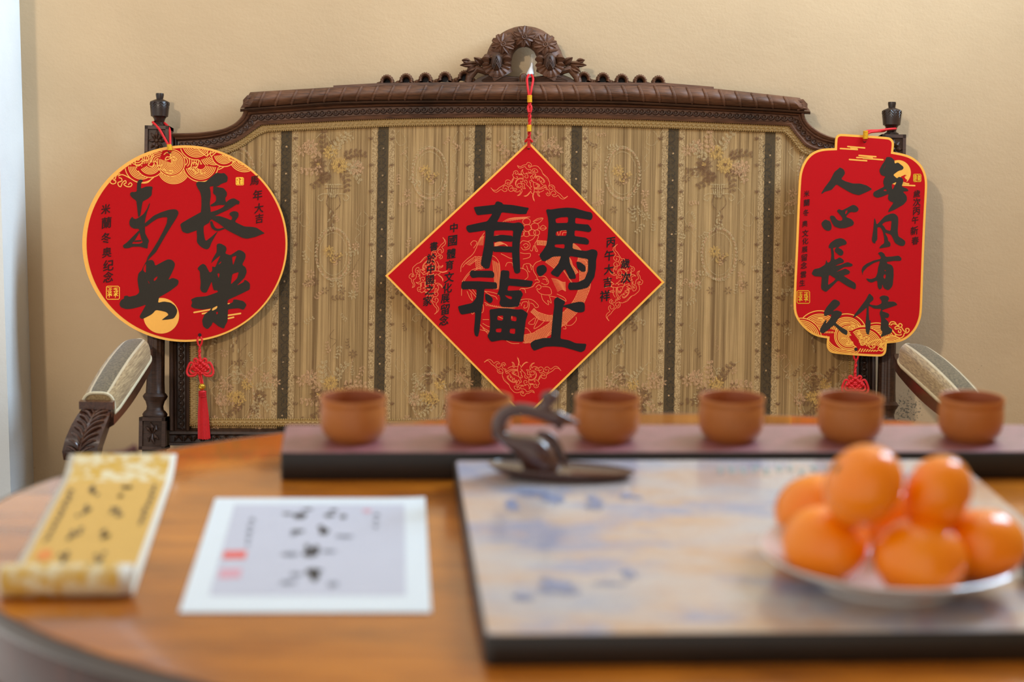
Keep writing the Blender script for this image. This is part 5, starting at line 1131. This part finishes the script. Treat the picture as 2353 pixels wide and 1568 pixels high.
m = MB(); rows = [ell(-.025, ZT - .019), ell(-.025, ZT - .085), ell(-.03, ZT - .09), ell(-.05, ZT - .09), ell(-.05, ZT - .019)]
m.grid(rows, close_v=True); m.build('apron', M['mahogany'], tb)
for sx in (-1, 1):
    for sy in (-1, 1):
        m = MB(); m.lathe([(.034, ZT - .02), (.034, ZT - .10), (.026, ZT - .11), (.031, ZT - .14), (.022, .3), (.017, .06), (.024, .04), (.016, 0)], 20, Matrix.Translation((TC[0] + sx * .47, TC[1] + sy * .30, 0))); m.build('leg', M['mahogany'], tb)

# ------------------------------------------------------------------ tea board and cups
YAW = math.radians(4.3)
RZ = Matrix.Rotation(YAW, 4, 'Z')
M['lacquer'] = plain('black_lacquer_side', lin(34, 28, 24), .5, .15, 60)
n = NT('red_carved_top'); v = n.noise(n.map((18, 60, 60)), 3, 5); n.set(col=n.mix(n.step(v, .35, .7), lin(112, 54, 58), lin(152, 84, 92)), rough=.5, spec=1.0, coat=1.0, coatr=.5); n.bump(v, .3, .001); M['board_top'] = n.m
def rrect(x0, x1, y0, y1, r, k=5):
    P = []
    for cx, cy, a in ((x1 - r, y1 - r, 0), (x0 + r, y1 - r, 90), (x0 + r, y0 + r, 180), (x1 - r, y0 + r, 270)):
        for i in range(k + 1): q = math.radians(a + 90 * i / k); P.append((cx + r * math.cos(q), cy + r * math.sin(q)))
    return P
def slab(mb, x0, x1, y0, y1, z0, z1, r, bev, T, top=True):
    rows = []
    for d, z in ((bev, z0), (0, z0 + bev), (0, z1 - bev), (bev * .4, z1 - bev * .4), (bev, z1)):
        rows.append([T @ Vector((x, y, z)) for x, y in rrect(x0 + d, x1 - d, y0 + d, y1 - d, r)])
    mb.grid(rows, close_v=True); mb.fan(rows[0][::-1])
    if top: mb.fan(rows[-1])
fl = onZ(645, 1105, ZT)
te = empty('tea_board', (fl.x, fl.y, ZT), 'long black-sided tea board with reddish top holding the row of six cups', 'tray'); T = Matrix.Translation(fl) @ RZ
TE_W, TE_D, TE_H = .80, .118, .029
m = MB(); slab(m, 0, TE_W, 0, TE_D, .0005, TE_H - .001, .003, .0015, T); m.build('board_body', M['lacquer'], te)
m = MB(); slab(m, .0012, TE_W - .0012, .0012, TE_D - .0012, TE_H - .0012, TE_H, .003, .0006, T); m.build('board_surface', M['board_top'], te)
M['terracotta'] = plain('terracotta', lin(186, 112, 52), .40, .10, 30, spec=.4)
M['terracotta_in'] = plain('terracotta_inside', lin(150, 74, 26), .5, .1, 30)
def cup():
    c = empty('tea_cup', (0, 0, 0)); m = MB()
    m.lathe([(.016, .0), (.0240, .0), (.0255, .0020), (.0295, .0055), (.0325, .011), (.0337, .018), (.0339, .027), (.0335, .034), (.0329, .0368), (.0333, .0385), (.0340, .0415), (.0341, .0435), (.0334, .0452), (.0320, .0445)], 48, caps=False)
    m.build('cup_body', M['terracotta'], c)
    m = MB(); m.lathe([(.0318, .0447), (.0305, .041), (.0300, .034), (.0295, .022), (.024, .011), (.012, .006), (.0002, .005)], 48, caps=False); m.build('cup_inside', M['terracotta_in'], c)
    m = MB(); m.lathe([(.0165, 0), (.0215, 0), (.0212, .003), (.0165, .003)], 40, caps=False); m.build('foot_ring', M['terracotta'], c)
    return c
cl = ['terracotta tea cup at the left end of the reddish tea board', 'terracotta tea cup second from left, half hidden behind the swan neck', 'terracotta tea cup third from left, just right of the swan beak',
      'terracotta tea cup fourth from left, standing in front of the striped settee', 'terracotta tea cup fifth from left, under the hanging lantern board tassel', 'terracotta tea cup rightmost in its row, before the settee right armrest']
c0 = None
for (px, py), lab in zip([(812, 1004), (1097, 1001), (1389, 999), (1670, 997), (1937, 994), (2207, 991)], cl):
    p = onZ(px, py, ZT + TE_H); loc = (T.inverted() @ p); loc = T @ Vector((loc.x, TE_D * .47, TE_H))
    if c0 is None: c0 = cup(); o = c0
    else: o = copy_tree(c0)
    o.location = loc; o.rotation_euler = (0, 0, random.Random(px).random() * 6); tag(o, lab, 'cup', 'tea cups in a row on the tea board')

# ------------------------------------------------------------------ big square tray with a printed top
M['slate'] = plain('dark_slate_side', lin(34, 28, 22), .42, .2, 60)
n = NT('landscape_print'); co = n.coord()
a = n.noise(n.map((4.5, 8, 1)), 1.0, 5, .62); b = n.noise(n.map((7, 13, 1), loc=(3, 1, 0)), 1.0, 5, .65); c = n.noise(n.map((3, 5, 1), loc=(7, 4, 0)), 1.0, 4, .5); d = n.noise(n.map((60, 60, 1)), 1.0, 3)
colr = n.mix(n.step(a, .38, .62), lin(200, 156, 120), lin(190, 188, 192)); colr = n.mix(n.math('MULTIPLY', n.step(b, .5, .60), .8), colr, lin(134, 148, 184))
X, Y, Z = n.xyz()
colr = n.mix(n.math('MULTIPLY', n.step(c, .5, .66), .7), colr, lin(158, 170, 188)); colr = n.mix(n.math('MULTIPLY', n.step(d, .4, .7), .25), colr, lin(206, 196, 186))
n.set(col=colr, rough=.20, spec=.6, coat=.25, coatr=.15); M['print'] = n.m
trf = onZ(1113, 1535, ZT)
tr = empty('square_tray', (trf.x, trf.y, ZT), 'large square dark-edged tray with blue and orange landscape print under the fruit plate', 'tray'); T2 = Matrix.Translation(trf) @ Matrix.Rotation(math.radians(4.4), 4, 'Z')
TW, TD, TZ = .512, .515, .0255
m = MB(); slab(m, 0, TW, 0, TD, .0005, TZ - .001, .006, .0015, T2); m.build('tray_body', M['slate'], tr)
m = MB(); slab(m, .002, TW - .002, .002, TD - .002, TZ - .0012, TZ, .005, .0006, T2); m.build('printed_top', M['print'], tr)
ZTR = ZT + TZ
M['print_blue'] = plain('blue_print', lin(132, 140, 170), .3, .2, 40); M['print_teal'] = plain('teal_print', lin(150, 164, 164), .3, .2, 40); M['print_brown'] = plain('umber_print', lin(160, 98, 56), .3, .2, 40)
ft = lambda x, y: onZ(x, y, ZTR + .0003)
LIFT = [0]
def next_lift(): LIFT[0] = (LIFT[0] + 1) % 24; return Vector((0, 0, LIFT[0] * 2e-5))
def dab(mb, x, y, w, h, fn, rr):
    P = [(x + w / 2 * math.cos(q) * rr.uniform(.55, 1.1), y + h / 2 * math.sin(q) * rr.uniform(.55, 1.1)) for q in [6.283 * i / 11 for i in range(11)]]; up_ = next_lift(); fill2d(mb, [P], lambda a, b: fn(a, b) + up_)
rr = random.Random(3); m = MB()
for x, y, w, h in ((1180, 1160, 50, 26), (1270, 1150, 60, 40), (1370, 1150, 50, 26), (1450, 1140, 60, 16), (1280, 1350, 130, 34), (1200, 1370, 70, 20), (1250, 1335, 50, 22), (1440, 1320, 60, 26), (1400, 1340, 80, 12), (1250, 1135, 120, 10), (1360, 1165, 60, 12)):
    for k in range(4): dab(m, x + rr.uniform(-.3, .3) * w, y + rr.uniform(-.3, .3) * h, w * .55, h * .55, ft, rr)
tag(m.build('blue_brushwork', M['print_blue'], tr, False), kind='stuff')
m = MB()
for i in range(10):
    x = 1655 + 27 * i
    for k in range(3): dab(m, x + rr.uniform(-5, 5), 1078 + rr.uniform(-6, 8), 11, 12, ft, rr)
tag(m.build('printed_inscription', M['print_teal'], tr, False), kind='stuff')

# ------------------------------------------------------------------ swan on its dish
M['swan'] = plain('brown_glazed_clay', lin(78, 47, 37), .2, .2, 30, spec=.6, coat=.4, coatr=.1)
sp = onZ(1290, 1098, ZTR)
sw = empty('swan_figurine', (sp.x, sp.y, ZTR), 'brown clay swan with curved neck sitting on an oval dish on the tray', 'figurine')
m = MB(); rows = []
for k, z in ((.55, .0005), (.70, .001), (.90, .004), (1.0, .0095), (.985, .0105), (.93, .0085), (.7, .0060), (.3, .0055)):
    rows.append([Vector((sp.x + .0715 * k * math.cos(q), sp.y + .026 * k * math.sin(q), ZTR + z - .003 * math.cos(q) * k * (z > .003))) for q in [6.28319 * i / 64 for i in range(64)]])
m.grid(rows, close_v=True); m.fan(rows[-1]); m.fan(rows[0]); m.build('oval_dish', M['swan'], sw)
YS = sp.y
def sy(x, y, dy=0): p = onY(1110 + x / 6.536, 890 + y / 6.536, YS); p.y += dy; return p
m = MB(); rows = []                                            # body: lofted from the breast to the tail along traced front and back edges
FR = [(180, 640), (190, 760), (300, 860), (420, 960), (500, 1040), (550, 1110), (590, 1190), (600, 1240)]
BK = [(330, 640), (450, 705), (640, 715), (800, 730), (930, 800), (1040, 920), (1120, 1080), (1160, 1230)]
WD = [.0055, .009, .0125, .0155, .0175, .0185, .0175, .016]
fr8 = resample(catmull([Vector((a, b, 0)) for a, b in FR], 6), 24); bk8 = resample(catmull([Vector((a, b, 0)) for a, b in BK], 6), 24)
for i in range(24):
    a, b = sy(*fr8[i].xy), sy(*bk8[i].xy); c = (a + b) / 2; h = (b - a) / 2; t = i / 23 * 7; w_ = WD[int(t)] + (WD[min(int(t) + 1, 7)] - WD[int(t)]) * (t - int(t))
    rows.append([c + h * math.cos(q) + Vector((0, w_ * math.sin(q), 0)) for q in [6.28319 * k / 24 for k in range(24)]])
m.grid(rows, close_v=True); m.fan(rows[0]); m.fan(rows[-1]); m.build('body', M['swan'], sw)
m = MB()
NK = [(255, 740), (235, 640), (245, 530), (300, 430), (400, 360), (520, 335), (650, 345), (780, 375), (900, 400), (1000, 430), (1080, 455)]
m.tube([sy(*p.xy) for p in catmull([Vector((a, b, 0)) for a, b in NK], 6)], [(.0078 - .0016 * math.sin(math.pi * i / 61)) for i in range(61)], 14); m.build('neck', M['swan'], sw)
m = MB()
hd = [(960, 410), (1030, 430), (1120, 455), (1220, 480), (1330, 510), (1440, 545)]
m.tube([sy(*p.xy) for p in catmull([Vector((a, b, 0)) for a, b in hd], 5)], [.0060 + .0012 * math.sin(i / 5) if i < 12 else max(.0014, .0066 - .00042 * (i - 11) * 1.0) for i in range(26)], 12)
m.tube([sy(1090, 520), sy(1160, 590), sy(1130, 650)], [.004, .0045, .001], 8)
m.build('head_and_beak', M['swan'], sw)
m = MB(); m.tube([sy(930, 330), sy(950, 250), sy(1000, 190), sy(1020, 160)], [.006, .0052, .0052, .004], 10); m.ball(sy(1000, 160), (.0088, .006, .0070), 12, 8); m.build('crest_knob', M['swan'], sw)
for dy, P in ((-.0150, [(560, 745), (760, 770), (900, 880), (1010, 1040), (1070, 1180)]), (.0145, [(840, 725), (1010, 790), (1130, 920), (1210, 1080), (1260, 1210)])):
    m = MB(); P2 = resample(catmull([Vector((a, b, 0)) for a, b in P], 6), 20); rows = []
    for i, p in enumerate(P2):
        t = i / 19; w_ = .0016 + .0022 * math.sin(math.pi * min(1, .15 + t * .8)); c = sy(p.x, p.y, dy * (.55 + .45 * math.sin(math.pi * min(1, t + .15))))
        rows.append([c + Vector((-.45 * w_ + w_ * 1.0 * math.cos(q), w_ * .95 * math.sin(q), w_ * .8 * math.cos(q))) for q in [6.283 * k / 14 for k in range(14)]])
    m.grid(rows, close_v=True); m.fan(rows[0]); m.fan(rows[-1])
    m.build('wing', M['swan'], sw)

# ------------------------------------------------------------------ plate of oranges
M['ceramic'] = plain('white_glaze', lin(222, 218, 214), .10, .03, 10, spec=.6, coat=.4)
n = NT('orange_peel'); v = n.voro(n.coord(), 420); bb = n.noise(n.coord(), 22, 3)
n.set(col=n.mix(bb, lin(255, 126, 0), lin(255, 150, 2)), rough=.36, spec=.18, coat=.7, coatr=.11); n.bump(v, .10, .0005); M['orange'] = n.m
M['stem'] = plain('dry_stem', lin(96, 92, 42), .8)
pc = Vector((.3095, 1.562, ZTR))
pl = empty('fruit_plate', pc, 'white ceramic plate heaped with oranges on the square tray', 'plate')
m = MB(); m.lathe([(.05, .0005), (.058, .0005), (.058, .003), (.062, .0055), (.080, .013), (.096, .0215), (.1045, .0265), (.1050, .0278), (.1036, .0285), (.094, .0238), (.078, .0155), (.058, .0085), (.03, .0065), (.0003, .0065)], 72, Matrix.Translation(pc), caps=False); m.build('plate_body', M['ceramic'], pl)
m = MB(); m.lathe([(.050, .0003), (.058, .0003), (.0575, .004), (.0505, .004)], 56, Matrix.Translation(pc), caps=False); m.build('foot_ring', M['ceramic'], pl)
def orange():
    o = empty('orange', (0, 0, 0)); m = MB(); rows = []
    for i in range(29):
        a = math.pi * i / 28; rr_ = 1 - .045 * math.exp(-((a - math.pi) / .28) ** 2) - .02 * math.exp(-(a / .25) ** 2)
        rows.append([Vector((rr_ * math.sin(a) * math.cos(q) * (1 + .012 * math.cos(5 * q)), rr_ * math.sin(a) * math.sin(q) * (1 + .012 * math.cos(5 * q)), -rr_ * .93 * math.cos(a))) for q in [6.28319 * k / 48 for k in range(48)]])
    m.grid(rows, close_v=True); m.v = [(x * .0360, y * .0360, z * .0325) for x, y, z in m.v]; m.build('peel', M['orange'], o)
    m = MB(); m.lathe([(.0002, .0296), (.0028, .0300), (.0034, .0292)], 10, caps=False)
    for i in range(5): a = 1.257 * i; m.ball((.0028 * math.cos(a), .0028 * math.sin(a), .0295), (.0015, .0012, .0006), 6, 4)
    m.build('stem_scar', M['stem'], o); return o
spec = [((1897, 1252), .8125, 1.0, (3.26, .1, 0), 'orange at the front left of the plate, near its left rim'), ((2114, 1284), .8125, 1.02, (3.29, -.2, 1), 'orange at the front right of the plate, with a pale highlight patch'),
        ((2256, 1254), .8130, 1.0, (3.24, .25, 2), 'orange lowest on the right side of the heap, next to plate rim'), ((1874, 1171), .8125, 1.0, (2.95, -.3, 0), 'orange at the back left of the heap behind the front left one'),
        ((1984, 1117), .868, .95, (-.95, .3, 2), 'topmost orange of the heap, with large white highlights'), ((2155, 1133), .860, .86, (-1.15, -.4, 1), 'orange right of the topmost one, in the upper layer'),
        ((2030, 1190), .8120, .95, (.3, -.2, 4), 'orange in the middle of the heap, seen only through the dark gap between others')]
o0 = None
for (px, py), z, s, rot, lab in spec:
    if o0 is None: o0 = orange(); o = o0
    else: o = copy_tree(o0)
    o.location = onZ(px, py, z); o.scale = (s, s, s); o.rotation_euler = rot; tag(o, lab, 'orange', 'oranges heaped on the white plate')

# dark dish cut by the right edge of the photograph
n_ = onZ(2412, 1330, ZTR)
M['dark_clay'] = plain('dark_brown_clay', lin(52, 34, 32), .4, .2, 40)
dd = empty('clay_dish', n_, 'dark brown round clay dish beyond the plate, cut by right photo edge', 'dish')
m = MB(); m.lathe([(.012, .0005), (.018, .0005), (.0245, .006), (.0265, .0125), (.0255, .0150), (.0240, .0140), (.019, .006), (.0002, .004)], 40, Matrix.Translation(n_), caps=False); m.build('dish_body', M['dark_clay'], dd)

# ------------------------------------------------------------------ printed card
M['paper'] = plain('white_card', lin(222, 228, 232), .55, .02, 30)
M['lavender'] = plain('lavender_print', lin(196, 196, 208), .55, .04, 20)
M['ink_card'] = plain('card_ink', lin(40, 36, 34), .6, .2, 60); M['ink_pale'] = plain('pale_card_ink', lin(128, 130, 142), .6, .15, 60)
M['seal_red'] = plain('seal_red', lin(226, 104, 96), .6, .1, 60); M['seal_pink'] = plain('seal_pink', lin(216, 160, 172), .6, .1, 60)
cdp = empty('calligraphy_card', onZ(705, 1270, ZT), 'white card with grey panel and black brush writing lying flat on the table', 'card')
CQ = [(495, 1148), (977, 1148), (991, 1411), (411, 1411)]
def quad(u, v, Q): 
    a = Vector(Q[0]).lerp(Vector(Q[1]), u); b = Vector(Q[3]).lerp(Vector(Q[2]), u); return a.lerp(b, v)
c4 = [onZ(*p, ZT) for p in CQ]
def card(u, v, h=0):
    a = c4[0].lerp(c4[1], u); b = c4[3].lerp(c4[2], u); p = a.lerp(b, v); p.z = ZT + .0006 + h + .0045 * max(0, u - .8) ** 2 * 25 * max(0, .5 - v) * .5; return p
m = MB(); top = [[card(i / 20, j / 20, .0008) for i in range(21)] for j in range(21)]; bot = [[card(i / 20, j / 20, 0) for i in range(21)] for j in range(21)]
m.grid(top); m.grid(bot)
for A_, B_ in ((top[0], bot[0]), (top[-1], bot[-1]), ([r[0] for r in top], [r[0] for r in bot]), ([r[-1] for r in top], [r[-1] for r in bot])): m.grid([A_, B_])
m.build('card_sheet', M['paper'], cdp)
fcard = lambda h: (lambda x, y: card(x, y, h))
m = MB(); m.grid([[card(.10 + .80 * i / 12, .07 + .81 * j / 12, .0010) for i in range(13)] for j in range(13)]); m.build('grey_panel', M['lavender'], cdp)
K = lambda x, y: ((x - 40 - (380 - 40) * (1 - (y - 100) / 1000)) / ((2225 - 380) + (2255 - 40 - 2225 + 380) * ((y - 100) / 1000)), (y - 100) / 1010)   # card coordinates from the enlarged view
def kd(mb, x, y, w, h, rr): 
    P = [K(x + w / 2 * math.cos(q) * rr.uniform(.7, 1.1), y + h / 2 * math.sin(q) * rr.uniform(.7, 1.1)) for q in [6.283 * i / 11 for i in range(11)]]; up_ = next_lift(); fill2d(mb, [P], lambda a, b: card(a, b, .0013) + up_)
rr = random.Random(9); m = MB(); mp = MB()
for x, y, w, h in ((1110, 290, 140, 70), (1000, 270, 110, 26), (1180, 225, 110, 24), (1370, 285, 110, 36), (1410, 235, 90, 26), (1495, 298, 66, 44), (1090, 440, 130, 36), (1320, 440, 100, 80), (1290, 400, 60, 40), (1170, 590, 60, 60), (1250, 600, 60, 70), (1200, 645, 150, 60), (1230, 620, 90, 90), (1225, 790, 170, 40), (1225, 830, 90, 110), (1180, 800, 60, 60)): kd(m, x, y, w, h, rr)
tag(m.build('brush_writing', M['ink_card'], cdp, False), kind='stuff')
for x, y, w, h in ((1500, 490, 180, 26), (1010, 650, 150, 40), (1360, 625, 150, 24), (1050, 470, 70, 30), (990, 890, 160, 30), (1060, 820, 120, 40), (1390, 900, 100, 50), (690, 330, 60, 40), (670, 390, 50, 40), (660, 450, 60, 40), (650, 510, 50, 36), (640, 560, 40, 30), (1790, 280, 60, 34), (1785, 340, 50, 34), (1780, 395, 46, 34)): kd(mp, x, y, w, h, rr)
tag(mp.build('pale_writing', M['ink_pale'], cdp, False), kind='stuff')
m = MB(); fill2d(m, [[K(430, 620), K(630, 615), K(620, 688), K(415, 690)]], fcard(.0012)); m.build('red_seal', M['seal_red'], cdp, False)
m = MB(); fill2d(m, [[K(395, 775), K(585, 770), K(570, 850), K(375, 855)]], fcard(.0012)); m.build('pink_seal', M['seal_pink'], cdp, False); m = MB(); kd(m, 1710, 240, 100, 40, rr); m.build('pink_mark', M['seal_pink'], cdp, False)

# ------------------------------------------------------------------ half-unrolled scroll
M['scroll_edge'] = plain('white_scroll_paper', lin(226, 218, 202), .6, .04, 30)
M['scroll_gold'] = plain('ochre_scroll_paper', lin(214, 168, 84), .6, .07, 50)
n = NT('cloud_brocade'); v = n.noise(n.coord(), 75, 4, .6); n.set(col=n.mix(n.step(v, .44, .56), lin(214, 168, 70), lin(228, 212, 172)), rough=.6); M['brocade'] = n.m
M['ribbon'] = plain('maroon_ribbon', lin(84, 24, 34), .6, .2, 60)
s_n, s_f = onZ(154, 1372, ZT), onZ(268, 1112, ZT)                # centre line of the flat part
sc = empty('paper_scroll', (s_n.x, s_n.y, ZT), 'ochre paper scroll with white edges lying half unrolled at the table left side', 'scroll')
dv = (s_f - s_n); FL = dv.length; dv.normalize(); sv = Vector((dv.y, -dv.x, 0)); SWD = .108; RR = .0132
prof = []                                                       # (distance along, height) from the free far end to the roll
for i in range(13): t = i / 12; prof.append((FL + .060 * (1 - t) , .0012 + .013 * (1 - t) ** 1.6))
for i in range(1, 21): prof.append((FL * (1 - i / 20), .0012))
NF = len(prof)
for i in range(1, 60): a = -math.pi / 2 - i / 59 * math.pi * 4.2; r_ = RR - .0035 * i / 59 - .0; prof.append((0 + r_ * math.cos(a) * 1.0, .0012 + RR + r_ * math.sin(a) * (1.0)))
def scp(k, u, h=0.0):
    d, z = prof[k]; a = prof[max(k - 1, 0)]; b = prof[min(k + 1, len(prof) - 1)]; tx, tz = b[0] - a[0], b[1] - a[1]; l = math.hypot(tx, tz) or 1
    return s_n + dv * (d - h * tz / l) + sv * (SWD * (u - .5)) + Vector((0, 0, z + (h * abs(tx) / l if k < NF else h * tx / l) + .0004))
# roll runs towards the camera: d below zero; outer face shows
m = MB(); m.grid([[scp(k, u) for u in (0, .25, .5, .75, 1)] for k in range(len(prof))]); o = m.build('scroll_paper', M['scroll_edge'], sc)
md = o.modifiers.new('thick', 'SOLIDIFY'); md.thickness = .0003; md.offset = 0
def strip(name, k0, k1, u0, u1, mat, h=.0006):
    m = MB(); m.grid([[scp(k, u0 + (u1 - u0) * j / 4, h) for j in range(5)] for k in range(k0, k1 + 1)]); return m.build(name, mat, sc)
strip('brocade_end', 0, 12, .055, .945, M['brocade']); strip('ochre_panel', 12, 31, .055, .945, M['scroll_gold'])
m = MB(); m.grid([[scp(k, .02 + .885 * j / 4, .0007) for j in range(5)] for k in range(NF - 2, NF + 22)]); m.build('brocade_roll', M['brocade'], sc)
rr = random.Random(11); m = MB(); pm = MB()
def sdab(mb, u, k, w, l):
    def fn(x, y):
        kk = max(12, min(31, y)); k0 = int(kk); a = scp(k0, x, .0012); b = scp(min(k0 + 1, 31), x, .0012); return a.lerp(b, kk - k0)
    P = [(u + w / 2 * math.cos(q) * rr.uniform(.5, 1.1), k + l / 2 * math.sin(q) * rr.uniform(.5, 1.1)) for q in [6.283 * i / 9 for i in range(9)]]; fill2d(mb, [P], fn)
for u, w in ((.34, .12), (.62, .13)):
    for k in (14.2, 18, 22.2, 26.4):
        for q in range(6): sdab(m, u + rr.uniform(-.5, .5) * w * .8, k + rr.uniform(-1, 1), w * .38, .8)
for u in (.14, .86):
    for k in range(14 if u < .5 else 13, 24 if u < .5 else 21): sdab(pm, u + rr.uniform(-.01, .01), k, .05, .8); sdab(pm, u + rr.uniform(-.02, .02), k + .5, .03, .6)
tag(m.build('brush_writing', plain('scroll_ink', lin(92, 76, 54), .6), sc, False), kind='stuff'); tag(pm.build('small_writing', plain('scroll_small_ink', lin(108, 84, 52), .6), sc, False), kind='stuff')
m = MB(); sdab(m, .19, 26, .16, 2.2); m.build('red_seal', plain('scroll_seal', lin(226, 138, 62), .6), sc, False)
m = MB(); e = scp(0, .5)
def rb(px, py, yy): return onY(px, py, yy)
rows = []
ye = e.y + .012
for px, py, wz in ((238, 1046, 6), (262, 1043, 7), (285, 1041, 9), (300, 1036, 14), (310, 1028, 13), (316, 1038, 10), (306, 1046, 8)):
    rows.append([onY(px, py - wz / 2, ye), onY(px + 3, py, ye - .004), onY(px, py + wz / 2, ye)])
m.grid(rows); o = m.build('tie_ribbon', M['ribbon'], sc); md = o.modifiers.new('thick', 'SOLIDIFY'); md.thickness = .001
